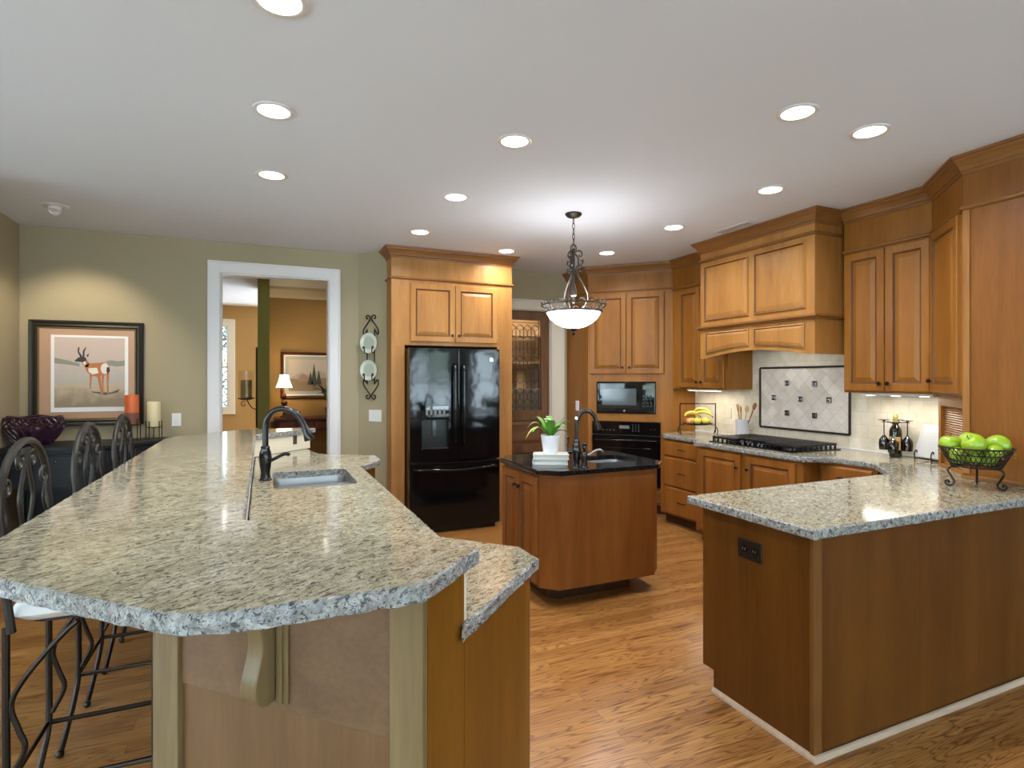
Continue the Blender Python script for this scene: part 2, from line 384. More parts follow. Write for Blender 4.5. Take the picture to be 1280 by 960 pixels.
    def sweep(s, path, prof, d0=None, d1=None):    # prof closed loop of (out, z); out is to the right of the travel direction
        P = [Vector((p[0], p[1])) for p in path]; N = len(P); rows = []
        nor = lambda d: Vector((d.y, -d.x))
        D = [(P[k + 1] - P[k]).normalized() for k in range(N - 1)]
        for k in range(N):
            a = D[k - 1] if k > 0 else (Vector(d0).normalized() if d0 else D[0])
            b = D[k] if k < N - 1 else (Vector(d1).normalized() if d1 else D[-1])
            na, nb = nor(a), nor(b); mdir = (na + nb).normalized(); sc = 1 / max(.3, mdir.dot(na))
            rows.append([s.pt((P[k].x + mdir.x * sc * o, P[k].y + mdir.y * sc * o, z)) for o, z in prof])
        m = len(prof)
        for a, b in zip(rows, rows[1:]):
            for j in range(m): s.face([a[j], a[(j + 1) % m], b[(j + 1) % m], b[j]])
        s.face(rows[0][::-1]); s.face(rows[-1]); return s
    def build(s, name, mats, parent=None, smooth=False, bevel=0, segs=2, angle=40, loc=None, rz=0, weld=True):
        me = bpy.data.meshes.new(name)
        mats = mats if isinstance(mats, (list, tuple)) else [mats]
        me.from_pydata([tuple(p) for p in s.v], [], s.f)
        for x in mats: me.materials.append(MATS[x])
        for p, i in zip(me.polygons, s.m): p.material_index = i
        bm = bmesh.new(); bm.from_mesh(me)
        if weld: bmesh.ops.remove_doubles(bm, verts=bm.verts, dist=1e-5)
        bmesh.ops.recalc_face_normals(bm, faces=bm.faces); bm.to_mesh(me); bm.free()
        if smooth:
            for p in me.polygons: p.use_smooth = True
            me.set_sharp_from_angle(angle=R(angle))
        o = bpy.data.objects.new(name, me); C.objects.link(o)
        if bevel:
            md = o.modifiers.new('bevel', 'BEVEL'); md.width = bevel; md.segments = segs; md.limit_method = 'ANGLE'; md.angle_limit = R(35)
        if parent: o.parent = parent
        if loc: o.location = loc; o.rotation_euler.z = R(rz)
        return o
def thing(name, label, cat, loc=(0, 0, 0), rz=0, group=None):
    o = bpy.data.objects.new(name, None); C.objects.link(o); o.empty_display_size = .1
    o.location = loc; o.rotation_euler = (0, 0, R(rz)); o['label'] = label; o['category'] = cat
    if group: o['group'] = group
    return o
def tag(o, label, cat, group=None):
    o['label'] = label; o['category'] = cat
    if group: o['group'] = group
    return o
def struct(o, label=None, cat=None):
    o['kind'] = 'structure'
    if label: o['label'] = label
    if cat: o['category'] = cat
    return o
def dup(root, loc, label, rz=None, group=None, scale=None, rot=None):
    r = root.copy(); C.objects.link(r); r.location = loc; r['label'] = label
    if rz is not None: r.rotation_euler = (0, 0, R(rz))
    if rot is not None: r.rotation_euler = [R(a) for a in rot]
    if scale: r.scale = (scale,) * 3
    if group: r['group'] = group
    for ch in list(root.children):
        c = ch.copy(); C.objects.link(c); c.parent = r
        for g in list(ch.children):
            d = g.copy(); C.objects.link(d); d.parent = c
    return r
def light(name, kind, loc, power, col=(1, .93, .84), parent=None, rot=(0, 0, 0), **kw):
    l = bpy.data.lights.new(name, kind); l.energy = power; l.color = col
    for k, v in kw.items(): setattr(l, k, v)
    o = bpy.data.objects.new(name, l); C.objects.link(o); o.location = loc; o.rotation_euler = [R(a) for a in rot]
    if parent: o.parent = parent
    return o
def spiral(c, ax, ay, r0, r1, a0, a1, n=18):     # in the plane spanned by ax, ay
    c, ax, ay = Vector(c), Vector(ax), Vector(ay); out = []
    for k in range(n + 1):
        q = k / n; a = R(a0 + (a1 - a0) * q); r = r0 + (r1 - r0) * q
        out.append(c + ax * (r * math.cos(a)) + ay * (r * math.sin(a)))
    return out
def bez(pts, n=8):                                # Catmull-Rom through the points
    P = [Vector(p) for p in pts]; out = []
    for k in range(len(P) - 1):
        a = P[k - 1] if k else P[0] * 2 - P[1]; b, c = P[k], P[k + 1]; d = P[k + 2] if k + 2 < len(P) else P[-1] * 2 - P[-2]
        for j in range(n):
            q = j / n
            out.append(.5 * ((2 * b) + (c - a) * q + (2 * a - 5 * b + 4 * c - d) * q * q + (3 * b - a - 3 * c + d) * q ** 3))
    out.append(P[-1]); return out
ZC = 2.74; ZK = .905; ZB = 1.067; TK = .038

# ------------------------------------------------------------------ room shell
b = MB().box(-4.8, 8, -4.2, 12, -.1, 0); struct(b.build('floor', 'oak_floor'))
b = MB().box(-4.8, 8, -4.2, 12, ZC, ZC + .1); struct(b.build('ceiling', 'ceiling_paint'))
DX0, DX1, DZ = -.360, .600, 2.455
b = MB().box(-3.1, DX0, 5.89, 6.01, 0, ZC).box(DX1, .885, 5.89, 6.01, 0, ZC).box(DX0, DX1, 5.89, 6.01, DZ, ZC)
struct(b.build('wall_left', 'wall_paint'))
b = MB().box(-1.95, -1.83, 4.3, 5.89, 0, ZC); struct(b.build('wall_side', 'wall_paint'))
b = MB().box(-4.6, -1.95, 4.3, 4.42, 0, ZC); struct(b.build('wall_bay', 'wall_paint'))
b = MB().prism([(.885, 5.89), (1.165, 5.59), (1.25, 5.68), (.885, 6.01)], 0, ZC); struct(b.build('wall_corner', 'wall_paint'))
PX0, PX1, PZ = 2.37, 3.16, 2.29
b = MB().box(1.16, PX0, 6.05, 6.17, 0, ZC).box(PX1, 4.47, 6.05, 6.17, 0, ZC).box(PX0, PX1, 6.05, 6.17, PZ, ZC)
struct(b.build('wall_back', 'wall_paint'))
b = MB().box(4.35, 4.47, 1.30, 6.05, 0, ZC); struct(b.build('wall_right', 'wall_paint'))
b = MB().box(4.47, 7.5, 1.30, 1.42, 0, ZC); struct(b.build('wall_family', 'wall_paint'))
b = MB().box(7.5, 7.62, -4.0, 1.42, 0, ZC); struct(b.build('wall_far', 'wall_paint'))
def window_wall(name, spans, lo, hi, along, pos, z0=.6, z1=2.3):
    b = MB(); cur = lo
    for a, c in spans:
        for (p, q, u, v) in [(cur, a, 0, ZC), (a, c, 0, z0), (a, c, z1, ZC)]:
            if along == 'x': b.box(p, q, pos - .12, pos, u, v)
            else: b.box(pos - .12, pos, p, q, u, v)
        cur = c
    if along == 'x': b.box(cur, hi, pos - .12, pos, 0, ZC)
    else: b.box(pos - .12, pos, cur, hi, 0, ZC)
    struct(b.build(name, 'wall_paint'))
window_wall('wall_rear', BACK_WIN, -4.6, 7.5, 'x', -4.0)
window_wall('wall_east', SIDE_WIN, -4.0, 4.3, 'y', -4.6)
k = 2
for along, pos, spans in (('x', -4.0, BACK_WIN), ('y', -4.6, SIDE_WIN)):
    for a, c in spans:
        b = MB()
        def bar(p, q, u, v):
            if along == 'x': b.box(p, q, pos - .09, pos - .03, u, v)
            else: b.box(pos - .09, pos - .03, p, q, u, v)
        for p, q, u, v in [(a, a + .06, .6, 2.3), (c - .06, c, .6, 2.3), (a, c, .6, .66), (a, c, 2.24, 2.3), ((a + c) / 2 - .02, (a + c) / 2 + .02, .6, 2.3), (a, c, 1.43, 1.47)]: bar(p, q, u, v)
        o = struct(b.build('window_%d' % k, 'trim_white'))
        b = MB()
        if along == 'x': b.box(a, c, pos - .063, pos - .057, .6, 2.3)
        else: b.box(pos - .063, pos - .057, a, c, .6, 2.3)
        b.build('window_pane', 'pane', o); k += 1
# hall beyond the doorway
b = MB().box(.07, 2.6, 8.53, 8.65, 0, ZC); struct(b.build('wall_hall', 'hall_paint'))
b = MB().box(2.55, 2.67, 6.17, 8.53, 0, ZC); struct(b.build('wall_hall_right', 'hall_paint'))
b = MB().box(-.057, .07, 7.2, 8.75, 0, ZC); struct(b.build('wall_partition', 'partition_paint'))
WX0, WX1 = -1.35, -.555
b = MB().box(-3, WX0, 10.9, 11.02, 0, ZC).box(WX1, .3, 10.9, 11.02, 0, ZC).box(WX0, WX1, 10.9, 11.02, 0, 1.0).box(WX0, WX1, 10.9, 11.02, 2.38, ZC)
struct(b.build('wall_far_hall', 'hall_paint'))
b = MB().box(-3.1, -3, 6.0, 11, 0, ZC); struct(b.build('wall_hall_left', 'hall_paint'))
b = MB().box(WX0 - .115, WX0, 10.86, 10.9, .87, 2.5).box(WX1, WX1 + .115, 10.86, 10.9, .87, 2.5).box(WX0, WX1, 10.86, 10.9, 2.38, 2.5).box(WX0, WX1, 10.86, 10.9, .87, 1.0)
b.box(WX0, WX0 + .02, 10.9, 10.95, 1.0, 2.38).box(WX1 - .02, WX1, 10.9, 10.95, 1.0, 2.38).box(WX0, WX1, 10.9, 10.95, 1.66, 1.70)
w = struct(b.build('window_1', 'trim_cream', bevel=.004))
MB().box(WX0, WX1, 10.93, 10.936, 1.0, 2.38).build('window_pane', 'pane', w)
b = MB().prism_yz([(8.38, ZC - .001), (8.38, 2.70), (8.44, 2.67), (8.5, 2.64), (8.529, 2.60), (8.529, ZC - .001)], .071, 2.54)
struct(b.build('trim_3', 'trim_cream'))
light('hall_fill_far', 'AREA', (-1.0, 9.2, 2.70), HALL * .45, (1, .95, .9), size=1.0, rot=(0, 0, 0))  # unseen area light added to brighten the far part of the hall
light('hall_fill_near', 'AREA', (1.0, 7.2, 2.70), HALL * .5, (1, .88, .7), size=.6)  # second added fill under the hall ceiling, no fitting modelled
# casings
def casing(name, mat, x0, x1, z, w, y, sides=(1, 1), wr=None):
    b = MB()
    prof = [(0, 0), (w, 0), (w, -.022), (w - .015, -.028), (.02, -.018), (0, -.014)]
    wr = wr or w
    if sides[0]: b.box(x0 - w, x0, y - .022, y, 0, z + w)
    if sides[1]: b.box(x1, x1 + wr, y - .022, y, 0, z + w)
    b.box(x0, x1, y - .022, y, z, z + w)
    # raised outer back-band and an inner bead
    if sides[0]: b.box(x0 - w, x0 - w + .018, y - .032, y - .022, 0, z + w).box(x0 - .012, x0 - .002, y - .027, y - .022, 0, z + .002)
    if sides[1]: b.box(x1 + wr - .018, x1 + wr, y - .032, y - .022, 0, z + w).box(x1 + .002, x1 + .012, y - .027, y - .022, 0, z + .002)
    b.box(x0 - w + .018, x1 + wr - .018, y - .032, y - .022, z + w - .018, z + w)
    # jambs
    b.box(x0, x0 + .012, y, y + .12, 0, z - .012).box(x1 - .012, x1, y, y + .12, 0, z - .012).box(x0, x1, y, y + .12, z - .012, z)
    return struct(b.build(name, mat, bevel=.003))
casing('trim_1', 'trim_white', DX0, DX1, DZ, .105, 5.889)
casing('trim_2', 'trim_cream', PX0, PX1, PZ, .115, 6.049, sides=(0, 1), wr=.17)
# pantry door with leaded glass
GX0, GX1, GZ0, GZ1 = 2.49, 3.05, 1.10, 2.17
d0 = MB()
y0, y1 = 6.075, 6.115
for (p, q, u, v) in [(PX0 + .014, GX0, .01, PZ - .014), (GX1, PX1 - .014, .01, PZ - .014), (GX0, GX1, GZ1, PZ - .014), (GX0, GX1, .98, GZ0), (GX0, GX1, .10 - .09, .16), (GX0, GX1, .60, .70)]: d0.box(p, q, y0, y1, u, v)
door = struct(d0.build('door_1', 'walnut', bevel=.004))
for (u, v) in [(.16, .60), (.70, .98)]:
    MB().rings(GX0, GX1, u, v, [(0, y0 + .02), (.045, y0 + .004), (.05, y0 + .003)], back=y1 - .01).build('door_panel', 'walnut_across', door)
MB().box(GX0, GX1, 6.092, 6.098, GZ0, GZ1).build('door_glass', 'pantry_glass', door)
b = MB(); gw = GX1 - GX0; gh = GZ1 - GZ0
def lead(pts): b.tube([(GX0 + p[0] * gw, 6.089, GZ0 + p[1] * gh) for p in pts], .0055, 4)
nc = 5
for row in (0.95, .61, .25):
    for j in range(nc):
        x0, x1 = .06 + j * .88 / nc, .06 + (j + 1) * .88 / nc; xm = (x0 + x1) / 2
        lead([(x0, row - .035), (xm, row), (x1, row - .035)]); lead([(x0, row - .035), (xm, row - .075), (x1, row - .035)])
        lead([(xm, row - .075), (xm, row - .12)]); lead([(x0, row - .035), (x0, row - .16)])
        lead([(x0, row - .16), (xm, row - .12), (x1, row - .16)])
for j in range(nc + 1):
    x0 = .06 + j * .88 / nc
    lead([(x0, .76), (x0, .61 - .035)]); lead([(x0, .42), (x0, .25 - .035)]); lead([(x0, .08), (x0, .0)])
for j in range(nc):
    x0, x1 = .06 + j * .88 / nc, .06 + (j + 1) * .88 / nc; xm = (x0 + x1) / 2
    lead([(xm, .76), (xm, .63)])
    lead([(x0, .70), (xm, .665), (x1, .70)]); lead([(x0, .34), (xm, .30), (x1, .34)]); lead([(x0, .10), (xm, .05), (x1, .10)])
for q in (.06, .94): lead([(q, 0), (q, 1)])
for q in (.04, .97): lead([(0, q), (1, q)])
b.build('leading', 'lead', door)
kb = MB().lathe([(.0, -.03), (.02, -.028), (.026, -.015), (.018, 0), (.008, .005), (.008, .03), (.022, .034), (.022, .04)], (PX0 + .07, 6.035, .96), 14, 'y'); kb.build('door_knob', 'bronze', door, smooth=True)
# pantry interior
b = MB().box(2.0, 4.2, 7.3, 7.4, 0, ZC).box(1.9, 2.0, 6.17, 7.4, 0, ZC).box(3.6, 3.7, 6.17, 7.4, 0, ZC)
struct(b.build('wall_pantry', 'pantry_paint'))
light('pantry_light', 'AREA', (2.8, 6.7, 2.7), 26, (1, .82, .6), size=.4)
sh = thing('pantry_shelf', 'pale pantry shelving seen through the leaded glass door', 'shelf', (2.05, 6.9, 0))
for z in (.5, .95, 1.32, 1.68, 2.05): MB().box(0, 1.5, 0, .36, z, z + .025).build('shelf_board', 'trim_cream', sh)
MB().box(0, .02, .0, .36, 0, 2.2).build('side_panel', 'trim_cream', sh); MB().box(1.48, 1.5, 0, .36, 0, 2.2).build('side_panel', 'trim_cream', sh)
jl = ['brown canister on the pantry shelf behind the glass, left', 'green canister on the pantry shelf behind the glass, middle', 'cream canister on the pantry shelf behind the glass, right']
for (x, mt, lb) in zip((2.72, 2.95, 3.2), ('jar_a', 'jar_b', 'jar_c'), jl):
    t = thing('canister', lb, 'canister', (x, 7.05, 1.346), group='canisters in the pantry')
    MB().lathe([(.0, 0), (.08, 0), (.085, .02), (.085, .17), (.07, .19), (.0, .19)], n=18).build('body', mt, t, smooth=True)
    MB().lathe([(.0, .191), (.075, .191), (.075, .215), (.02, .22), (.018, .235), (0, .236)], n=18).build('lid', 'trim_cream', t, smooth=True)

# ------------------------------------------------------------------ cabinet helpers (local frame: x to the viewer's right, y away from the viewer)
CROWN = [(0, -.105), (.006, -.105), (.008, -.088), (.016, -.083), (.022, -.066), (.036, -.042), (.050, -.030), (.052, -.018), (.062, -.016), (.064, -.002), (0, -.002)]
BEAD = [(0, -.013), (.010, -.013), (.018, -.004), (.018, .004), (.012, .012), (0, .012)]
def at(prof, z): return [(o, z + q) for o, q in prof]
def knob(parent, x, z, y, mat='bronze'):
    MB().lathe([(.0, -.026), (.010, -.025), (.0145, -.019), (.0135, -.013), (.006, -.008), (.005, 0)], (x, y, z), 12, 'y').build('knob', mat, parent, smooth=True)
def door_on(parent, x0, x1, z0, z1, y=0, stile=.058, kn=None, mat='maple', pmat=None, t=.02, name='door'):
    f = y - t
    o = MB().rings(x0, x1, z0, z1, [(0, f + .005), (.004, f), (stile - .006, f), (stile, f + .003), (stile + .004, f + .010)], cap=False, back=y, gl=(4, 5)).build(name, [mat, 'groove_glaze'], parent)
    s = stile + .004
    MB().rings(x0 + s, x1 - s, z0 + s, z1 - s, [(0, f + .010), (.006, f + .011), (.032, f + .002), (.036, f + .001)], back=y - .001, gl=(1, 2)).build('raised_panel', [pmat or mat, 'groove_glaze'], o)
    if kn: knob(o, kn[0], kn[1], f)
    return o
def drawer_on(parent, x0, x1, z0, z1, y=0, pull=True, mat='maple_across'):
    f = y - .02
    o = MB().rings(x0, x1, z0, z1, [(0, f + .008), (.005, f + .003), (.012, f)], back=y).build('drawer', mat, parent)
    if pull:
        xm, zm = (x0 + x1) / 2, (z0 + z1) / 2
        MB().tube(bez([(xm - .05, f, zm), (xm - .048, f - .022, zm + .002), (xm, f - .030, zm + .006), (xm + .048, f - .022, zm + .002), (xm + .05, f, zm)], 5), .0045, 6).build('pull', 'bronze', o, smooth=True)
    return o

# ---- fridge surround
FX0, FX1, FY = 1.119, 2.375, 5.42
cab = thing('fridge_cabinet', 'tall honey maple cabinet built around the black fridge', 'cabinet', (FX0, FY, 0))
W = FX1 - FX0
MB().box(0, .13, 0, .60, 0, 1.80).box(W - .165, W, 0, .60, 0, 1.80).box(0, W, 0, .60, 1.80, ZC - .003).build('carcass', 'maple', cab, bevel=.002)
xm = .181 + .453
door_on(cab, .181, xm - .003, 1.835, 2.40, kn=(xm - .035, 1.90))
door_on(cab, xm + .003, 1.087, 1.835, 2.40, kn=(xm + .035, 1.90))
MB().sweep([(0, .60), (0, 0), (W, 0), (W, .60)], at(CROWN, ZC)).build('crown_moulding', 'maple_across', cab)
MB().sweep([(0, .60), (0, 0), (W, 0), (W, .60)], at(BEAD, 2.445)).build('bead_moulding', 'maple_across', cab)

# ---- fridge
RX0, RX1 = 1.252, 2.160
fr = thing('fridge', 'glossy black french door refrigerator with bottom freezer drawer', 'refrigerator', (RX0, 5.23, 0))
w = RX1 - RX0
MB().box(.005, w - .005, .07, .75, .03, 1.745).build('body', 'black_satin', fr, bevel=.004)
MB().box(.03, w - .03, .06, .12, .0, .05).build('toe_grille', 'black_satin', fr)
xs = 1.727 - RX0
DPX0, DPX1, DPZ0, DPZ1 = .115, .375, .80, 1.215
b = MB()
f = 0
# left door with an opening for the dispenser
for (p, q, u, v) in [(0, DPX0, .69, 1.765), (DPX1, xs - .003, .69, 1.765), (DPX0, DPX1, .69, DPZ0), (DPX0, DPX1, DPZ1, 1.765)]: b.box(p, q, f, f + .065, u, v)
ld = b.build('door', 'black_gloss', fr)
MB().box(DPX0, DPX1, .05, .064, DPZ0, DPZ1).box(DPX0, DPX1, .0, .05, DPZ0, DPZ0 + .012).build('dispenser_niche', 'black_satin', ld)
MB().rings(DPX0 - .006, DPX1 + .006, DPZ1 - .13, DPZ1 + .006, [(0, -.004), (.004, -.008)], back=.02).build('dispenser_control', 'black_glass', ld)
b = MB()
for k in range(5): b.box(DPX0 + .035 + k * .042, DPX0 + .058 + k * .042, -.0095, -.0078, DPZ1 - .085, DPZ1 - .03)
b.build('dispenser_button', 'display', ld)
MB().box((DPX0 + DPX1) / 2 - .02, (DPX0 + DPX1) / 2 + .02, .03, .045, DPZ0 + .12, DPZ1 - .14).build('dispenser_paddle', 'dark_window', ld, bevel=.004)
MB().box(DPX0 + .01, DPX1 - .01, -.006, .03, DPZ0 - .004, DPZ0 + .014).build('drip_tray', 'black_gloss', ld, bevel=.003)
rd = MB().box(xs + .003, w, 0, .065, .69, 1.765).build('door', 'black_gloss', fr, bevel=.006)
b = MB().lathe([(0, -.005), (.016, -.005), (.019, -.002), (.019, .001)], (w - .09, 0, 1.66), 20, 'y'); b.build('round_badge', 'chrome', rd, smooth=True)
dr = MB().box(0, w, 0, .065, .055, .676).build('freezer_drawer', 'black_gloss', fr, bevel=.006)
for nm, par, xx in (('handle', ld, xs - .045), ('handle', rd, xs + .045)):
    b = MB().tube(bez([(xx, 0, .84), (xx, -.045, .87), (xx, -.055, .95), (xx, -.055, 1.50), (xx, -.045, 1.58), (xx, 0, 1.61)], 6), .013, 10); b.build(nm, 'black_gloss', par, smooth=True)
b = MB().tube(bez([(.05, 0, .615), (.06, -.04, .617), (.12, -.055, .620), (w / 2, -.06, .605), (w - .12, -.055, .620), (w - .06, -.04, .617), (w - .05, 0, .615)], 6), .013, 10); b.build('handle', 'black_gloss', dr, smooth=True)

# ---- oven tower, set across the corner
OL = (3.376, 5.554); OW = .932
ov = thing('oven_cabinet', 'tall maple corner cabinet holding the microwave and wall oven', 'cabinet', (OL[0], OL[1], 0), -45)
# footprint in local coordinates: front 0..OW, side panels run to the two walls
def loc2(p, o, rz):
    c, s = math.cos(R(-rz)), math.sin(R(-rz)); x, y = p[0] - o[0], p[1] - o[1]
    return (c * x - s * y, s * x + c * y)
wl = [loc2(p, OL, -45) for p in [(3.376, 6.045), (4.345, 6.045), (4.345, 4.896)]]
# carcass with a cavity for the two appliances
b = MB().prism([(0, 0), (.05, 0), (.05, .08), (OW - .13, .08), (OW - .13, 0), (OW, 0), wl[2], wl[1], wl[0]], .10, 1.45)
b.prism([(0, 0), (OW, 0), wl[2], wl[1], wl[0]], 1.445, ZC - .003)
b.box(.05, OW - .13, 0, .08, 1.004, 1.09).box(.05, OW - .13, 0, .08, .10, .285)
b.box(.05, .099, 0, .08, 1.09, 1.45).box(.752, OW - .13, 0, .08, 1.09, 1.45)
b.build('carcass', 'maple_half_shaded', ov)
MB().prism([(.04, .06), (OW - .04, .06), (OW - .04, .3), (.04, .3)], 0, .10).build('toe_kick', 'toe_wood', ov)
ST = [wl[0], (0, 0), (OW, 0), wl[2]]
MB().sweep(ST, at(CROWN, ZC)).build('crown_moulding', 'maple_across', ov)
MB().sweep(ST, at(BEAD, 2.455)).build('bead_moulding', 'maple_across', ov)
door_on(ov, .028, .430, 1.53, 2.42, kn=(.395, 1.60), mat='maple_half_shaded'); door_on(ov, .436, .840, 1.53, 2.42, kn=(.47, 1.60), mat='maple_half_shaded')
drawer_on(ov, .05, OW - .10, .12, .26)
mw = thing('microwave', 'black built-in microwave above the wall oven', 'microwave', (OL[0] + .0, OL[1], 1.092), -45)
MB().rings(.102, .750, 0, .344, [(0, -.012), (.006, -.018), (.010, -.019)], back=.06).build('body', 'black_gloss', mw)
dw = MB().rings(.112, .585, .055, .335, [(0, -.022), (.004, -.024)], back=-.018).build('door', 'black_glass', mw)
MB().rings(.165, .545, .09, .275, [(0, -.0245), (.003, -.026)], back=-.023).build('window', 'dark_window', dw)
cp = MB().rings(.592, .740, .055, .335, [(0, -.021), (.003, -.0225)], back=-.018).build('control_panel', 'black_glass', mw)
b = MB()
for r_ in range(4):
    for c_ in range(3): b.box(.612 + c_ * .037, .638 + c_ * .037, -.0235, -.0222, .075 + r_ * .036, .095 + r_ * .036)
b.build('keypad', 'black_satin', cp)
MB().box(.615, .717, -.0236, -.0222, .265, .31).build('display', 'display', cp)
MB().lathe([(0, -.0225), (.009, -.0225), (.010, -.019)], (.412, 0, .03), 14, 'y').build('badge', 'chrome', mw)
on = thing('wall_oven', 'black built-in wall oven with control panel and towel-bar handle', 'oven', (OL[0], OL[1], .295), -45)
MB().box(.055, .797, .0, .07, 0, .70).build('body', 'black_satin', on)
cp = MB().rings(.053, .800, .565, .705, [(0, -.02), (.005, -.028)], back=.01).build('control_panel', 'black_gloss', on)
MB().box(.36, .47, -.030, -.0275, .630, .665).build('display', 'display', cp)
b = MB()
for k in range(3):
    for j in range(4): b.box(.50 + k * .032, .515 + k * .032, -.030, -.0275, .60 + j * .022, .612 + j * .022)
for k in range(4): b.box(.17 + k * .04, .19 + k * .04, -.030, -.0275, .605, .618)
b.build('keypad', 'dark_window', cp)
MB().box(.69, .71, -.030, -.0275, .625, .633).box(.735, .755, -.030, -.0275, .625, .633).build('indicator', 'chrome', cp)
dd = MB().rings(.053, .800, .0, .553, [(0, -.022), (.006, -.030)], back=.01).build('door', 'black_gloss', on)
MB().rings(.15, .70, .12, .42, [(0, -.031), (.004, -.0325)], back=-.028).build('window', 'black_glass', dd)
MB().tube([(.09, -.03, .505), (.09, -.065, .505), (.763, -.065, .505), (.763, -.03, .505)], .011, 10).build('handle', 'black_gloss', dd, smooth=True)

# ---- upper cabinets on the right wall (faces x = 4.03)
ux = 4.03
def hw(y, z=0): return (ux, y, z)
UL = thing('upper_cabinet', 'maple wall cabinet between the oven tower and the range hood', 'cabinet', (ux, 4.894, 0), -90)
ww = 4.894 - 4.10; dp = 4.345 - ux
MB().box(0, ww, 0, dp, 1.37, ZC - .003).build('carcass', 'maple_half_shaded', UL, bevel=.002)
door_on(UL, .10, .425, 1.385, 2.405, kn=(.395, 1.44), mat='maple_half_shaded'); door_on(UL, .431, .755, 1.385, 2.405, kn=(.46, 1.44), mat='maple_half_shaded')
MB().sweep([(0, 0), (ww, 0)], at(CROWN, ZC)).build('crown_moulding', 'maple_across', UL)
MB().sweep([(0, 0), (ww, 0)], at(BEAD, 2.43)).build('bead_moulding', 'maple_across', UL)
st = MB().box(.18, .62, .04, .10, 1.352, 1.368).build('light_bar', 'trim_white', UL)
MB().box(.19, .61, .05, .09, 1.350, 1.3525).build('light_tube', 'puck_glow', st)
light('under_cabinet_light', 'AREA', (.40, .10, 1.345), UNDER, (1, .90, .74), UL, size=.45, shape='RECTANGLE', size_y=.06)
UR = thing('upper_cabinet', 'maple wall cabinet with two doors right of the range hood', 'cabinet', (ux, 2.93, 0), -90)
ww = 2.93 - 2.312
MB().box(0, ww, 0, dp, 1.37, ZC - .003).build('carcass', 'maple_half_shaded', UR, bevel=.002)
door_on(UR, .012, .313, 1.385, 2.400, kn=(.285, 1.44), mat='maple_half_shaded'); door_on(UR, .319, ww - .004, 1.385, 2.400, kn=(.345, 1.44), mat='maple_half_shaded')
D45 = (-1, -1)
MB().sweep([(0, 0), (ww, 0)], at(CROWN, ZC), d1=(1, -1)).build('crown_moulding', 'maple_across', UR)
MB().sweep([(0, 0), (ww, 0)], at(BEAD, 2.425), d1=(1, -1)).build('bead_moulding', 'maple_across', UR)
st = MB().box(.10, .60, .04, .10, 1.352, 1.368).build('light_bar', 'trim_white', UR)
b = MB()
for x in (.16, .34, .53): b.lathe([(0, 1.350), (.028, 1.350), (.032, 1.3525)], (x, .07, 0), 14)
b.build('puck_lens', 'puck_glow', st)
light('under_cabinet_light', 'AREA', (.34, .10, 1.345), UNDER * 1.25, (1, .93, .82), UR, size=.5, shape='RECTANGLE', size_y=.06)
# diagonal corner cabinet
DG = thing('corner_cabinet', 'narrow angled maple wall cabinet above the appliance garage', 'cabinet', (4.03, 2.31, 0), -135)
dw_ = .523
fp = [(0, 0), (dw_, 0)] + [loc2(p, (4.03, 2.31), -135) for p in [(4.345, 1.94), (4.345, 2.31)]]
MB().prism(fp, 1.372, ZC - .003).build('carcass', 'maple_half_shaded', DG)
door_on(DG, .012, dw_ - .03, 1.385, 2.42, kn=(.04, 1.46), mat='maple_half_shaded')
MB().sweep([(0, 0), (dw_, 0)], at(CROWN, ZC), d0=(1, 1), d1=(1, 1)).build('crown_moulding', 'maple_across', DG)
MB().sweep([(0, 0), (dw_, 0)], at(BEAD, 2.435), d0=(1, 1), d1=(1, 1)).build('bead_moulding', 'maple_across', DG)
# tall cabinet end
PN = thing('tall_cabinet', 'tall plain-sided maple cabinet standing on the counter at the right edge', 'cabinet', (3.66, 1.938, 0), -90)
pw = 1.938 - 1.50
MB().box(0, pw, 0, 4.345 - 3.66, ZK + .002, ZC - .003).build('carcass', 'maple_shaded', PN)
MB().box(.004, .040, -.012, -.0005, ZK + .03, 2.43).build('stile', 'maple_glaze', PN, bevel=.003)
MB().sweep([(0, 0), (pw, 0)], at(CROWN, ZC), d0=(1, -1)).build('crown_moulding', 'maple_across', PN)
MB().sweep([(0, 0), (pw, 0)], at(BEAD, 2.445), d0=(1, -1)).build('bead_moulding', 'maple_across', PN)
MB().sweep([(0, 0), (pw, 0)], [(.0005, ZK + .002), (.016, ZK + .002), (.014, ZK + .016), (.0005, ZK + .024)]).build('base_bead', 'maple_across', PN)
# appliance garage
GO = (4.075, 2.300)
AG = thing('appliance_garage', 'angled appliance garage with a slatted roll-up front on the counter', 'cabinet', (GO[0], GO[1], ZK + .001), -135)
gw_ = .50; gh_ = 1.370 - ZK - .003
fp = [(0, .03), (gw_, .03)] + [loc2(p, GO, -135) for p in [(4.345, 1.945), (4.345, 2.30)]]
MB().prism(fp, 0, gh_).build('carcass', 'maple_half_shaded', AG)
MB().box(0, .05, 0, .0295, 0, gh_).box(gw_ - .06, gw_, 0, .0295, 0, gh_).box(.05, gw_ - .06, 0, .0295, gh_ - .07, gh_).box(.05, gw_ - .06, 0, .0295, 0, .02).build('face_frame', 'maple_half_shaded', AG, bevel=.002)
b = MB()
n = 26
for k in range(n):
    z0 = .02 + k * (gh_ - .09) / n; z1 = z0 + (gh_ - .09) / n
    b.prism_yz([(.0285, z0), (.020, z0 + .002), (.016, (z0 + z1) / 2), (.020, z1 - .002), (.0285, z1)], .05, gw_ - .06)
b.build('tambour_door', 'maple_glaze', AG)

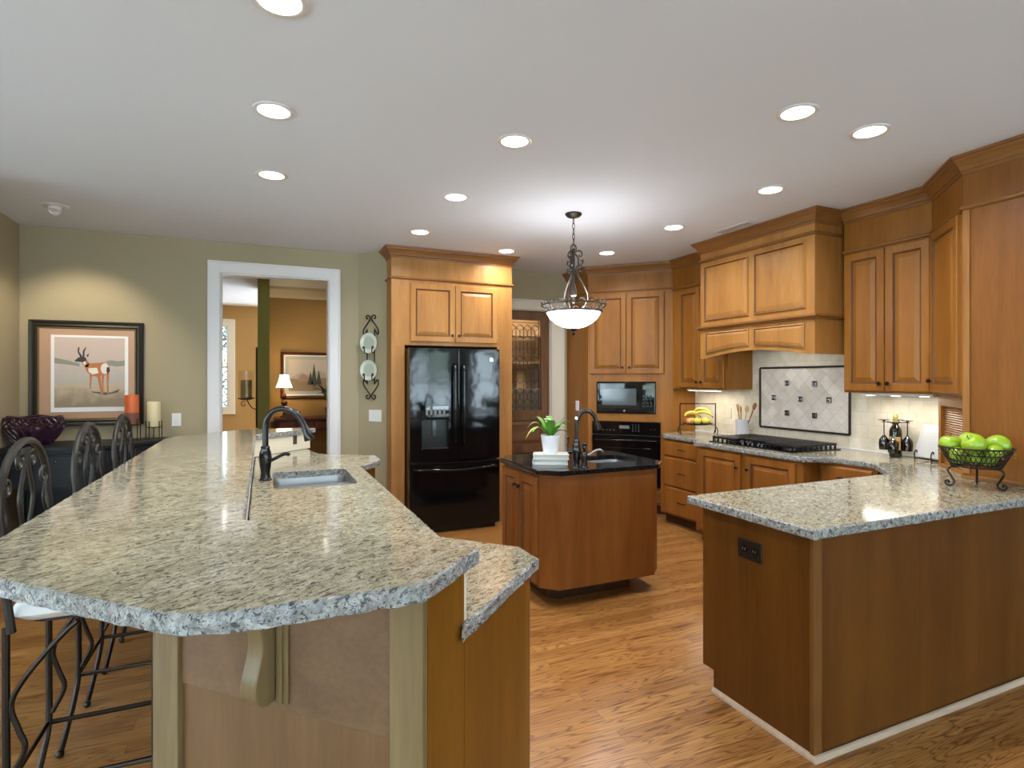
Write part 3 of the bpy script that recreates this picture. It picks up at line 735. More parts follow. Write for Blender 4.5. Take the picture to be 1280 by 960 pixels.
# ---- range hood
HY0, HY1, HX = 2.966, 4.172, 3.76
HD = thing('range_hood', 'wide maple range hood cover with an arched front over the cooktop', 'hood', (HX, HY1, 0), -90)
hw_ = HY1 - HY0; hd = 4.345 - HX
b = MB().box(0, hw_, 0, hd, 1.95, ZC - .003).build('carcass', 'maple', HD, bevel=.002)
arch = [(.0, 1.66)] + [(x, 1.66 + .055 * math.sin(math.pi * (x - .06) / (hw_ - .12))) for x in [.06 + k * (hw_ - .12) / 20 for k in range(21)]] + [(hw_, 1.66), (hw_, 1.95), (0, 1.95)]
MB().prism_xz(arch, 0, .03).build('arched_valance', 'maple', HD)
MB().box(0, .02, .03, hd, 1.66, 1.95).build('side_panel', 'maple', HD); MB().box(hw_ - .02, hw_, .03, hd, 1.66, 1.95).build('side_panel', 'maple', HD)
MB().box(.02, hw_ - .02, .03, hd, 1.78, 1.80).build('hood_liner', 'steel', HD)
light('hood_lamp', 'AREA', (hw_ / 2, .3, 1.775), 1.0, (1, .95, .88), HD, size=.5, shape='RECTANGLE', size_y=.15)
HP = [(0, hd), (0, 0), (hw_, 0), (hw_, hd)]
MB().sweep(HP, at(CROWN, ZC)).build('crown_moulding', 'maple_across', HD)
MB().sweep(HP, at(BEAD, 2.565)).build('bead_moulding', 'maple_across', HD)
MB().sweep(HP, [(0, 1.922), (.012, 1.922), (.018, 1.935), (.036, 1.942), (.036, 1.958), (0, 1.962)]).build('shelf_moulding', 'maple_across', HD)
mid = hw_ * .505
def hood_panel(x0, x1, z0, z1, low=None):
    b = MB()
    if low is None:
        b.rings(x0, x1, z0, z1, [(0, -.001), (.006, -.0145), (.012, -.016), (.018, -.008), (.022, -.006), (.055, -.012), (.06, -.0125)], back=0, gl=(4, 5))
    else:
        n = 10; prev = None
        for ins, y in [(0, 0), (0, -.010), (.007, -.013), (.014, -.006), (.034, -.011)]:
            top = [(x1 - ins, z1 - ins), (x0 + ins, z1 - ins)]
            bot = [(x0 + ins + (x1 - x0 - 2 * ins) * k / n, low(x0 + ins + (x1 - x0 - 2 * ins) * k / n) + ins) for k in range(n + 1)]
            q = [b.pt((p[0], y, p[1])) for p in bot + top]
            if prev:
                b.cur = 1 if (ins, y) == (.014, -.006) else 0
                for a in range(len(q)): b.face([prev[a], prev[(a + 1) % len(q)], q[(a + 1) % len(q)], q[a]])
                b.cur = 0
            prev = q
        b.face(prev)
    return b
hood_panel(.055, mid - .03, 2.005, 2.515).build('panel', ['maple', 'groove_glaze'], HD)
hood_panel(mid + .03, hw_ - .075, 2.005, 2.515).build('panel', ['maple', 'groove_glaze'], HD)
lowf = lambda x: 1.70 + .052 * math.sin(math.pi * max(0, min(1, (x - .06) / (hw_ - .12))))
hood_panel(.075, mid - .03, 0, 1.895, lowf).build('lower_panel', ['maple', 'groove_glaze'], HD)
hood_panel(mid + .03, hw_ - .085, 0, 1.895, lowf).build('lower_panel', ['maple', 'groove_glaze'], HD)

# ---- tile backsplash
b = MB().box(4.338, 4.349, 2.24, 4.892, ZK + .001, 1.369).box(4.338, 4.349, 2.95, 4.10, 1.369, 1.78)
bs = struct(b.build('wall_backsplash', 'tile_square'))
MY0, MY1, MZ0, MZ1 = 3.10, 4.00, 1.022, 1.575
MB().box(4.335, 4.3379, MY0, MY1, MZ0, MZ1).build('tile_inset', 'tile_diamond', bs)
b = MB()
def rope(p, q):
    n = int((Vector(q) - Vector(p)).length / .012)
    for k in range(n):
        a = Vector(p).lerp(Vector(q), k / n); c = Vector(p).lerp(Vector(q), (k + .86) / n)
        d = (c - a).normalized() * .0; up = Vector((0, -(c - a).z, (c - a).y)).normalized() * .009
        b.T = None
        pts = [a - up, c - up, c + up, a + up]
        i = [b.pt((4.326, p_.y, p_.z)) for p_ in pts]; j = [b.pt((4.3348, p_.y, p_.z)) for p_ in pts]
        b.face(i)
        for e in range(4): b.face([i[e], i[(e + 1) % 4], j[(e + 1) % 4], j[e]])
for p, q in [((0, MY0, MZ0), (0, MY1, MZ0)), ((0, MY0, MZ1), (0, MY1, MZ1)), ((0, MY0, MZ0), (0, MY0, MZ1)), ((0, MY1, MZ0), (0, MY1, MZ1))]: rope(p, q)
b.box(4.330, 4.3349, MY0 - .008, MY0 + .008, MZ0, MZ1).box(4.330, 4.3349, MY1 - .008, MY1 + .008, MZ0, MZ1).box(4.330, 4.3349, MY0, MY1, MZ0 - .008, MZ0 + .008).box(4.330, 4.3349, MY0, MY1, MZ1 - .008, MZ1 + .008)
b.build('tile_border', 'grout_dark', bs, weld=False)
for (y, z) in [(3.70, 1.435), (3.42, 1.43), (3.845, 1.30), (3.56, 1.295), (3.285, 1.295), (3.70, 1.165), (3.42, 1.158)]:
    b = MB(); b.T = Matrix.Translation((4.335, y, z)) @ Matrix.Rotation(R(-90), 4, 'Z')
    b.rings(-.024, .024, -.024, .024, [(0, -.006), (.004, -.009), (.009, -.006), (.011, -.004), (.020, -.010)], back=0)
    b.build('accent_tile', 'accent_tile', bs)
b = MB().box(4.328, 4.3379, 2.31, 4.89, ZK + .0012, ZK + .010); b.build('caulk_line', 'trim_white', bs)

# ---- right-hand base cabinets
DB = thing('drawer_cabinet', 'maple base cabinet with three drawers beside the wall oven', 'cabinet', (3.78, 4.78, 0), -90)
MB().box(0, .66, 0, .56, .10, ZK - TK - .001).build('carcass', 'base_front_wood', DB)
MB().box(0, .66, .07, .5, 0, .10).build('toe_kick', 'toe_wood', DB)
for z0, z1 in [(.695, .845), (.395, .680), (.115, .382)]: drawer_on(DB, .08, .62, z0, z1, mat='base_front_wood')
CB = thing('cooktop_cabinet', 'maple base cabinet with two doors under the cooktop', 'cabinet', (3.61, 4.06, 0), -90)
MB().box(0, 1.12, 0, .73, .10, ZK - TK - .001).build('carcass', 'base_front_wood', CB)
MB().box(0, 1.12, .07, .6, 0, .10).build('toe_kick', 'toe_wood', CB)
door_on(CB, .055, .535, .13, .845, kn=(.505, .74), mat='base_front_wood'); door_on(CB, .590, 1.06, .13, .845, kn=(.62, .74), mat='base_front_wood')
EB = thing('drawer_cabinet', 'maple base cabinet with one drawer between cooktop and peninsula', 'cabinet', (3.78, 2.938, 0), -90)
MB().box(0, .43, 0, .56, .10, ZK - TK - .001).build('carcass', 'base_front_wood', EB)
MB().box(0, .43, .07, .5, 0, .10).build('toe_kick', 'toe_wood', EB)
drawer_on(EB, .03, .40, .69, .845, mat='base_front_wood'); door_on(EB, .03, .40, .13, .675, kn=(.07, .60), mat='base_front_wood')
# peninsula
PE = thing('peninsula_cabinet', 'brown maple peninsula with plain panelled sides and black outlet', 'cabinet', (1.945, 1.54, 0))
L = 4.34 - 1.945
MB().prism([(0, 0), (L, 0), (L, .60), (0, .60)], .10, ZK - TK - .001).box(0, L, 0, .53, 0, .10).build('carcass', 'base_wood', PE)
MB().box(-.004, .04, -.006, -.0005, .02, ZK - TK - .004).box(-.006, -.0005, -.006, .012, .02, ZK - TK - .004).build('corner_trim', 'base_trim_wood', PE, bevel=.002)
MB().sweep([(-.0005, .53), (-.0005, -.0065), (L, -.0065)], [(0, 0), (.016, 0), (.015, .010), (.008, .019), (0, .021)]).build('shoe_moulding', 'shoe_wood', PE)
o = MB()
o.T = Matrix.Translation((0, .31, .724)) @ Matrix.Rotation(R(-90), 4, 'Z')
o.rings(-.066, .066, -.042, .042, [(0, -.003), (.003, -.006)], back=-.0005)
pl = o.build('outlet', 'black_satin', PE)
for s in (-.028, .028):
    o = MB(); o.T = Matrix.Translation((0, .31 + s, .724)) @ Matrix.Rotation(R(-90), 4, 'Z')
    o.lathe([(0, -.0085), (.016, -.0085), (.017, -.006)], (0, 0, 0), 16, 'y'); o.build('socket', 'black_gloss', pl)
    o = MB(); o.T = Matrix.Translation((0, .31 + s, .724)) @ Matrix.Rotation(R(-90), 4, 'Z')
    o.box(-.008, -.005, -.0092, -.0084, -.002, .008).box(.005, .008, -.0092, -.0084, -.002, .008); o.build('socket_slot', 'display', pl)

# ---- stone worktops: top and bevelled, roughly broken edge
def worktop(name, label, poly, z1, th, top='granite', edge='granite_edge', hole=None, rough=.004, cat='countertop', ease=.006, sub=.022):
    # resample the outline so the edge can be chiselled
    n = len(poly); P = []
    for k in range(n):
        a, c = Vector(poly[k]), Vector(poly[(k + 1) % n]); m = max(1, int((c - a).length / sub))
        for j in range(m): P.append(a.lerp(c, j / m))
    rnd = random.Random(len(P)); N = len(P); cen = sum(P, Vector((0, 0))) / N
    nor = []
    for k in range(N):
        d = (P[(k + 1) % N] - P[k - 1]).normalized(); nor.append(Vector((d.y, -d.x)))
    area = sum(P[k].x * P[(k + 1) % N].y - P[(k + 1) % N].x * P[k].y for k in range(N))
    if area < 0: nor = [-q for q in nor]
    bm = bmesh.new()
    rows = []
    for off, z in [(-ease, z1), (0, z1 - ease * .7), (0, z1 - th * .55), (-.002, z1 - th + .003), (-.005, z1 - th)]:
        row = []
        for k in range(N):
            jit = 0 if z == z1 else rnd.uniform(-rough, rough)
            q = P[k] + nor[k] * (off + jit)
            row.append(bm.verts.new((q.x, q.y, z + (rnd.uniform(-.0015, .0015) if 0 < jit else 0))))
        rows.append(row)
    fe = []
    for r0, r1 in zip(rows, rows[1:]):
        for k in range(N): fe.append(bm.faces.new([r0[k], r0[(k + 1) % N], r1[(k + 1) % N], r1[k]]))
    for f_ in fe: f_.material_index = 1
    if hole:
        hp = [bm.verts.new((x, y, z1)) for x, y in hole]; hb = [bm.verts.new((x, y, z1 - th)) for x, y in hole]
        m = len(hole)
        for k in range(m):
            f_ = bm.faces.new([hp[k], hp[(k + 1) % m], hb[(k + 1) % m], hb[k]]); f_.material_index = 1
        for loop, hl in ((rows[0], hp), (rows[-1], hb)):
            ed = []
            for lp in (loop, hl):
                for k in range(len(lp)):
                    e = bm.edges.get((lp[k], lp[(k + 1) % len(lp)])) or bm.edges.new((lp[k], lp[(k + 1) % len(lp)])); ed.append(e)
            bmesh.ops.triangle_fill(bm, edges=ed, use_beauty=True)
    else:
        bm.faces.new(rows[0]); bm.faces.new(rows[-1][::-1])
    bmesh.ops.recalc_face_normals(bm, faces=bm.faces)
    me = bpy.data.meshes.new(name); bm.to_mesh(me); bm.free()
    me.materials.append(MATS[top]); me.materials.append(MATS[edge])
    o = bpy.data.objects.new(name, me); C.objects.link(o)
    return tag(o, label, cat)
worktop('granite_worktop', 'long L-shaped cream granite worktop with cooktop and peninsula end',
        [(1.885, 1.49), (4.335, 1.49), (4.335, 4.885), (4.06, 4.885), (3.80, 4.79), (3.75, 4.70), (3.75, 4.18), (3.58, 4.06), (3.58, 2.93), (3.70, 2.86), (3.76, 2.80), (3.765, 2.53), (3.48, 2.245), (3.40, 2.21), (1.885, 2.185)], ZK, TK, rough=.002)

# ---- cooktop
CT = thing('gas_cooktop', 'black five-burner gas cooktop set in the granite under the hood', 'cooktop', (3.70, 4.0, ZK), -90)
cw, cd = .90, .53
MB().box(0, cw, 0, cd, .001, .009).build('base_tray', 'black_gloss', CT, bevel=.003)
for (x0, x1) in [(.02, .30), (.30, .60), (.60, .88)]:
    b = MB(); y0_, y1_ = (.02 if x0 != .30 else .11), .51
    for x in (x0 + .012, x1 - .012): b.box(x - .009, x + .009, y0_, y1_, .035, .053)
    for y in (y0_, y1_ - .016): b.box(x0 + .01, x1 - .01, y, y + .016, .035, .053)
    n = 9
    for k in range(1, n): b.box(x0 + .012, x1 - .012, y0_ + (y1_ - y0_) * k / n - .008, y0_ + (y1_ - y0_) * k / n + .008, .037, .056)
    for x in (x0 + .012, x1 - .012):
        for k in range(0, n + 1):
            y = y0_ + .008 + (y1_ - y0_ - .016) * k / n; b.box(x - .007, x + .007, y - .007, y + .007, .009, .036)
    b.build('grate', 'black_satin', CT, bevel=.002)
for (x, y, r_) in [(.16, .15, .045), (.16, .40, .04), (.45, .32, .055), (.74, .15, .04), (.74, .40, .045)]:
    MB().lathe([(0, .009), (r_ + .015, .009), (r_ + .012, .016), (r_, .018), (r_, .026), (r_ - .006, .030), (0, .031)], (x, y, 0), 20).build('burner', 'black_satin', CT, smooth=True)
for k in range(5): MB().lathe([(0, .009), (.022, .009), (.020, .03), (.012, .036), (0, .037)], (.345 + k * .052, .055 + (.012 if k % 2 else 0), 0), 16).build('control_knob', 'black_gloss', CT, smooth=True)

# ---- kitchen island
IX0, IX1, IY0, IY1, ZI = 1.60, 2.595, 3.155, 3.99, .89
def octo(x0, x1, y0, y1, c): return [(x0 + c, y0), (x1 - c, y0), (x1, y0 + c), (x1, y1 - c), (x1 - c, y1), (x0 + c, y1), (x0, y1 - c), (x0, y0 + c)]
IS = thing('island_cabinet', 'honey maple kitchen island with clipped corners and double doors', 'cabinet', ((IX0 + IX1) / 2, (IY0 + IY1) / 2, 0))
hx, hy = (IX1 - IX0) / 2 - .03, (IY1 - IY0) / 2 - .03
# the top of the body is open under the basin
OCT = octo(-hx, hx, -hy, hy, .10)
MB().prism(OCT, .125, .68).prism(OCT, .68, ZI - .033, cap=False).build('carcass', 'island_wood', IS)
MB().prism(octo(-hx + .12, hx - .12, -hy + .17, hy - .12, .06), 0, .125).build('toe_kick', 'toe_wood', IS)
def side_doors(parent, x, ya, yb, z0, z1, n, mat):      # doors on a face looking towards -x, built in the parent's own frame
    Wd = (yb - ya) / n
    for k in range(n):
        b_y1 = yb - k * Wd; b_y0 = b_y1 - Wd + .006
        T = Matrix.Translation((x, b_y1, 0)) @ Matrix.Rotation(R(-90), 4, 'Z')
        wd = b_y1 - b_y0; f = -.02; st = .06
        m = MB(); m.T = T
        m.rings(0, wd, z0, z1, [(0, f + .005), (.004, f), (st - .006, f), (st, f + .003), (st + .004, f + .010)], cap=False, back=0, gl=(4, 5))
        d_ = m.build('door', [mat, 'groove_glaze'], parent); s_ = st + .004
        m = MB(); m.T = T
        m.rings(s_, wd - s_, z0 + s_, z1 - s_, [(0, f + .010), (.006, f + .011), (.032, f + .002), (.036, f + .001)], back=-.001, gl=(1, 2)); m.build('raised_panel', [mat, 'groove_glaze'], d_)
        kx = wd - .03 if k % 2 == 0 else .03
        m = MB(); m.T = T
        m.lathe([(.0, -.026), (.010, -.025), (.0145, -.019), (.0135, -.013), (.006, -.008), (.005, 0)], (kx, f, z1 - .095), 12, 'y'); m.build('knob', 'bronze', d_, smooth=True)
side_doors(IS, -hx, -hy + .105, hy - .105, .15, ZI - .055, 2, 'island_wood')
SX0, SX1, SY0, SY1 = 2.10, 2.48, 3.36, 3.68
def rrect(x0, x1, y0, y1, r, n=4):
    out = []
    for cx, cy, a in [(x1 - r, y0 + r, -90), (x1 - r, y1 - r, 0), (x0 + r, y1 - r, 90), (x0 + r, y0 + r, 180)]:
        for k in range(n + 1): out.append((cx + r * math.cos(R(a + 90 * k / n)), cy + r * math.sin(R(a + 90 * k / n))))
    return out
worktop('island_worktop', 'polished black granite top of the island with clipped corners', octo(IX0, IX1, IY0, IY1, .115), ZI, .032, 'black_granite', 'black_granite', hole=rrect(SX0, SX1, SY0, SY1, .06), rough=0, sub=.1)
def basin(name, label, bowls, z, depth, mat='steel', group=None):
    t = thing(name, label, 'sink', ((bowls[0][0] + bowls[0][1]) / 2, (bowls[0][2] + bowls[0][3]) / 2, z - depth))
    ox, oy = t.location.x, t.location.y
    for (x0, x1, y0, y1) in bowls:
        b = MB(); prev = None
        for ins, zz in [(-.014, depth), (0, depth), (.004, depth - .02), (.012, .02), (.035, .004), (.05, .003)]:
            q = [b.pt((p[0] - ox, p[1] - oy, zz)) for p in rrect(x0 + ins, x1 - ins, y0 + ins, y1 - ins, .05)]
            if prev:
                for a in range(len(q)): b.face([prev[a], prev[(a + 1) % len(q)], q[(a + 1) % len(q)], q[a]])
            prev = q
        b.face(prev)
        o = b.build('bowl', mat, t, smooth=True)
        MB().lathe([(0, .006), (.02, .006), (.03, .008), (.04, .006), (.042, .0035)], ((x0 + x1) / 2 - ox, (y0 + y1) / 2 - oy, 0), 18).build('drain', 'chrome', o, smooth=True)
    return t
basin('prep_sink', 'small steel prep sink sunk in the black island top', [(SX0, SX1, SY0, SY1)], ZI - .033, .16)
# island faucet with side lever
IF = thing('prep_faucet', 'dark bronze gooseneck faucet with side lever on the island', 'faucet', (1.908, 3.285, ZI))
IF.scale = (.9, .9, .9)
MB().lathe([(0, 0), (.034, 0), (.034, .006), (.026, .012), (.024, .035), (.030, .06), (.036, .11), (.034, .15), (.024, .175), (.026, .182), (.024, .19), (.015, .2), (.0, .2)], n=20).build('body', 'bronze_dark', IF, smooth=True)
sp = [(0, 0, .19), (0, 0, .30), (.004, -.002, .345), (.035, -.012, .40), (.085, -.03, .408), (.125, -.045, .37), (.140, -.05, .325)]
MB().tube(bez(sp, 6), .0155, 12).build('spout', 'bronze_dark', IF, smooth=True)
MB().tube([(.136, -.049, .335), (.150, -.053, .285), (.153, -.054, .270)], [.018, .026, .024], 14).build('spray_head', 'bronze', IF, smooth=True)
MB().lathe([(0, 0), (.011, .004), (.018, .010), (.018, .022), (.012, .03)], (0, 0, .34), 12).build('collar', 'chrome', IF, smooth=True)
lv = MB().tube([(-.02, .008, .11), (-.06, .024, .112)], [.016, .018], 10).tube(bez([(-.055, .022, .115), (-.062, .024, .15), (-.058, .022, .20), (-.062, .024, .225)], 5), [.014, .010, .007, .006, .006, .006, .007, .007, .007, .008, .008, .009, .010, .013, .014, .008], 8)
lv.build('lever', 'bronze_dark', IF, smooth=True)
SD = thing('soap_dispenser', 'bronze pump soap dispenser beside the island faucet', 'soap dispenser', (1.932, 3.222, ZI))
SD.scale = (.86, .86, .86)
MB().lathe([(0, 0), (.030, 0), (.030, .005), (.022, .012), (.020, .06), (.026, .09), (.022, .11), (.010, .12), (.010, .135), (.02, .15), (.016, .165), (.02, .18), (.0, .186)], n=18).build('body', 'bronze_dark', SD, smooth=True)
MB().tube(bez([(0, 0, .09), (.035, -.012, .10), (.08, -.028, .128), (.115, -.04, .135), (.135, -.046, .122)], 5), [.010] + [.008] * 15 + [.007] * 5, 8).build('pump_spout', 'steel', SD, smooth=True)
# books and plant
for (z, mt, lb, dx, rzb) in [(ZI, 'book_cover', 'pale blue-white book lying lowest under the plant on the island', 0, -28), (ZI + .034, 'paper', 'cream-white book lying on the lower book under the potted plant', .004, -24)]:
    t = thing('book', lb, 'book', (1.822 + dx, 3.49, z), rzb, 'books under the plant')
    wd, dp_, th = .235, .165, .033
    MB().box(-wd / 2 + .006, wd / 2 - .004, -dp_ / 2 + .006, dp_ / 2 - .006, .0035, th - .0035).build('pages', 'paper', t)
    b = MB()
    b.box(-wd / 2, wd / 2, -dp_ / 2, dp_ / 2, 0, .003).box(-wd / 2, wd / 2, -dp_ / 2, dp_ / 2, th - .003, th).prism_xz([(-wd / 2, 0), (-wd / 2 - .006, th * .25), (-wd / 2 - .007, th * .5), (-wd / 2 - .006, th * .75), (-wd / 2, th), (-wd / 2 + .003, th), (-wd / 2 + .003, 0)], -dp_ / 2, dp_ / 2)
    b.build('cover', mt, t)
PT = thing('potted_plant', 'small green leafy plant in a white pot on two books', 'plant', (1.822, 3.494, ZI + .067))
MB().lathe([(0, 0), (.048, 0), (.050, .004), (.066, .120), (.068, .128), (.063, .128), (.060, .112), (0, .112)], n=28).build('pot', 'white_pot', PT, smooth=True)
MB().lathe([(0, .1125), (.030, .117), (.0595, .1125)], n=18).build('soil', 'soil', PT, smooth=True)
def blade(b, base, direction, length, width, droop, lift, n=7):
    d = Vector(direction).normalized(); side = Vector((-d.y, d.x, 0)); L_, R_, M_ = [], [], []
    for k in range(n + 1):
        q = k / n; p = Vector(base) + d * (length * q) + Vector((0, 0, lift * math.sin(q * math.pi * .62) - droop * q * q))
        wv = width * math.sin(math.pi * min(1, .12 + q * .88)) ** .8 * .5
        M_.append(b.pt(p)); L_.append(b.pt(p + side * wv + Vector((0, 0, wv * .35)))); R_.append(b.pt(p - side * wv + Vector((0, 0, wv * .35))))
    for k in range(n):
        b.face([L_[k], L_[k + 1], M_[k + 1], M_[k]]); b.face([M_[k], M_[k + 1], R_[k + 1], R_[k]])
leaves = [(20, .15, .045, .02, .10), (-35, .13, .05, -.0, .11), (160, .15, .04, .06, .13), (200, .17, .04, .05, .10), (230, .13, .045, .0, .12), (120, .12, .04, -.02, .12), (70, .12, .045, -.01, .13), (-70, .12, .05, .02, .09), (-10, .15, .035, .12, .09), (185, .19, .03, .12, .12), (250, .10, .05, -.04, .09), (330, .10, .045, -.05, .10)]
for k, (az, ln, wd, dr_, lf) in enumerate(leaves):
    b = MB(); blade(b, (.012 * math.cos(R(az)), .012 * math.sin(R(az)), .113), (math.cos(R(az)), math.sin(R(az)), 0), ln, wd, dr_, lf)
    b.build('leaf', 'leaf_light' if k in (9, 2) else 'leaf', PT, smooth=True, weld=False)
b = MB(); b.tube(bez([(0, 0, .11), (-.005, .0, .19), (-.025, .0, .225)], 5), .003, 6); b.build('flower_stem', 'leaf', PT)
b = MB()
for k in range(5): blade(b, (-.025, 0, .225), (math.cos(R(72 * k)), math.sin(R(72 * k)), 0), .03, .022, .0, .012, 4)
b.build('flower', 'plate_white', PT, weld=False)

# ------------------------------------------------------------------ breakfast bar
def bx(x, y): return (x, y)
KN = [(-.2415, 1.693), (.311, 1.141), (.430, 1.260), (-.07, 1.760), (-.07, 4.53), (.345, 4.945), (.225, 5.065), (-.2415, 4.599)]
BA = thing('bar_cabinet', 'maple breakfast bar base with raised knee wall and lower sink cabinets', 'cabinet', (0, 1.14, 0))
by = 1.14
def sh2(P): return [(x, y - by) for x, y in P]
MB().prism(sh2(KN), 0, ZB - TK - .001).build('knee_wall', 'bar_end_warm_lit', BA)
LOW = [(.4315, 1.2615), (.728, 1.558), (.762, 1.60), (.755, 1.725), (.555, 1.945), (.555, 3.815), (.665, 3.93), (.725, 4.06), (.725, 4.25), (.36, 4.50), (.33, 4.925), (-.068, 4.527), (-.068, 1.761)]
LOW = [(.4315, 1.2615), (.728, 1.558), (.762, 1.60), (.755, 1.725), (.555, 1.945), (.555, 3.815), (.665, 3.93), (.725, 4.06), (.725, 4.25), (.36, 4.56), (.28, 4.878), (-.068, 4.529), (-.068, 1.7615)]
MB().prism(sh2(LOW), .0, .66).prism(sh2(LOW), .66, ZK - TK - .001, cap=False).build('lower_cabinet', 'bar_end_warm_lit', BA)
# panelled end that faces the stools' corner
u = Vector((1, -1)).normalized(); nrm = Vector((-1, -1)).normalized()
A0 = Vector((-.2415, 1.693 - by)); Lf = (Vector((.311, 1.141 - by)) - A0).length
TF = Matrix.Translation((A0.x, A0.y, 0)) @ Matrix.Rotation(R(-45), 4, 'Z')     # local x along the face, -y outward
def fbox(x0, x1, z0, z1, y0_, y1_, name, mat, bev=.002):
    b = MB(); b.T = TF; b.box(x0, x1, y0_, y1_, z0, z1); return b.build(name, mat, BA, bevel=bev)
TOPZ = ZB - TK - .002
fbox(0, .088, 0, TOPZ, -.020, -.0005, 'corner_post', 'bar_wood_daylit'); fbox(Lf - .080, Lf, 0, TOPZ, -.020, -.0005, 'corner_post', 'bar_wood_daylit')
fbox(.088, Lf - .080, .715, TOPZ, -.010, -.0005, 'rail', 'bar_panel')
fbox(.088, Lf - .080, 0, .714, -.004, -.0005, 'panel', 'bar_panel_lower')
b = MB(); b.T = TF
cx0 = .350
prof = [(-.0105, TOPZ), (-.15, TOPZ), (-.15, TOPZ - .025), (-.125, TOPZ - .035), (-.09, TOPZ - .06), (-.065, TOPZ - .10), (-.055, TOPZ - .15), (-.062, TOPZ - .19), (-.075, TOPZ - .23), (-.072, TOPZ - .262), (-.055, TOPZ - .285), (-.03, TOPZ - .29), (-.0105, TOPZ - .28)]
sp2 = [(p.x, p.y) for p in bez([(a_, c_, 0) for a_, c_ in prof[2:]], 4)]
b.prism_yz(prof[:2] + sp2, cx0, cx0 + .045); b.build('corbel', 'bar_wood_daylit', BA, bevel=.003, smooth=True, angle=50)
b = MB(); b.T = TF
b.box(cx0 + .050, cx0 + .066, -.022, -.0105, .735, TOPZ).box(cx0 + .066, cx0 + .080, -.017, -.0105, .735, TOPZ); b.build('batten', 'bar_wood_daylit', BA, bevel=.003)
# stone splash on the kitchen side of the knee wall
def strip(P, th, z0, z1, b):
    for a, c in zip(P, P[1:]):
        a, c = Vector(a), Vector(c); d = (c - a).normalized(); nn = Vector((d.y, -d.x)) * th
        b.prism([(a.x, a.y), (a.x + nn.x, a.y + nn.y), (c.x + nn.x, c.y + nn.y), (c.x, c.y)], z0, z1)
b = MB(); strip(sh2([(-.0695, 4.5305), (-.0695, 1.7605)]), -.012, ZK + .001, ZB - TK - .001, b)
strip(sh2([(.345, 4.9445), (-.0695, 4.53)]), -.012, ZK + .001, ZB - TK - .001, b)
strip(sh2([(-.0695, 1.7605), (.4305, 1.2605)]), -.012, ZK + .001, ZB - TK - .001, b)
sp_ = b.build('splash_panel', 'splash_cream', BA)
b = MB(); b.T = Matrix.Translation((.222 + .0088, 4.822 - .0088 - by, .99)) @ Matrix.Rotation(R(45), 4, 'Z')
b.rings(-.02, .02, -.035, .035, [(0, -.004), (.003, -.006)], back=0); b.build('outlet', 'outlet_bronze', sp_)
# kitchen-side doors of the bar
for k, (ya, yb) in enumerate([(1.99, 2.43), (2.44, 2.88), (3.02, 3.39), (3.40, 3.77)]):
    T = Matrix.Translation((.5555, ya - by, 0)) @ Matrix.Rotation(R(90), 4, 'Z'); wd = yb - ya; f = -.02; st = .06
    m = MB(); m.T = T
    m.rings(0, wd, .13, .84, [(0, f + .005), (.004, f), (st - .006, f), (st, f + .003), (st + .004, f + .010)], cap=False, back=0); d_ = m.build('door', 'maple', BA)
    m = MB(); m.T = T
    m.rings(st, wd - st, .13 + st, .84 - st, [(0, f + .010), (.032, f + .002)], back=-.001); m.build('raised_panel', 'maple', d_)
    m = MB(); m.T = T
    m.lathe([(.0, -.026), (.010, -.025), (.0145, -.019), (.006, -.008), (.005, 0)], (.03 if k % 2 else wd - .03, f, .76), 12, 'y'); m.build('knob', 'bronze', d_, smooth=True)

BAR = []
def rc(p0, p1, p2, r, n=5):      # rounded corner
    p0, p1, p2 = Vector(p0), Vector(p1), Vector(p2); a = p1 + (p0 - p1).normalized() * r; c = p1 + (p2 - p1).normalized() * r
    return [tuple(a.lerp(p1, k / n).lerp(p1.lerp(c, k / n), k / n)) for k in range(n + 1)]
raw = [(-.614, 1.587), (-.12, 1.093), (.293, 1.093), (.478, 1.278), (-.05, 1.806), (-.05, 4.512), (.40, 4.962), (.30, 5.04), (-.17, 5.02), (-.614, 4.56)]
for k in range(len(raw)):
    r_ = {0: .12, 1: .10, 9: .12, 8: .06, 2: .02, 3: .015}.get(k, .008)
    BAR += rc(raw[k - 1], raw[k], raw[(k + 1) % len(raw)], r_)
worktop('bar_counter', 'raised cream granite breakfast bar top with rough chiselled edge', BAR, ZB, TK, rough=.0035, cat='countertop')
KX0, KX1 = .05, .475
BOWLS = [(KX0, KX1, 3.15, 3.425), (KX0, KX1, 3.452, 3.72)]
worktop('sink_worktop', 'lower cream granite worktop around the double sink', [(.4155, 1.2285), (.798, 1.611), (.795, 1.745), (.585, 1.973), (.585, 3.80), (.70, 3.915), (.762, 4.05), (.765, 4.26), (.395, 4.53), (.325, 4.885), (-.053, 4.508), (-.053, 1.782), (.43, 1.285)], ZK, TK, rough=.003,
        hole=rrect(KX0, KX1, 3.15, 3.72, .05))
basin('kitchen_sink', 'double bowl stainless sink set in the bar counter', BOWLS, ZK - TK - .001, .19)
KF = thing('kitchen_faucet', 'tall dark bronze gooseneck faucet beside the double sink', 'faucet', (.012, 3.47, ZK))
MB().lathe([(0, 0), (.036, 0), (.036, .005), (.028, .012), (.024, .04), (.030, .08), (.034, .12), (.030, .155), (.023, .175), (.025, .183), (.021, .19), (.0, .19)], n=22).build('body', 'bronze_dark', KF, smooth=True)
sp = [(0, 0, .18), (0, 0, .28), (.006, -.003, .335), (.04, -.017, .385), (.095, -.04, .400), (.155, -.066, .375), (.19, -.081, .325), (.205, -.087, .29)]
MB().tube(bez(sp, 7), .0165, 14).build('spout', 'bronze_dark', KF, smooth=True)
MB().tube([(.200, -.085, .305), (.212, -.09, .27), (.226, -.096, .23), (.228, -.097, .222)], [.0185, .020, .029, .026], 16).build('spray_head', 'bronze_dark', KF, smooth=True)
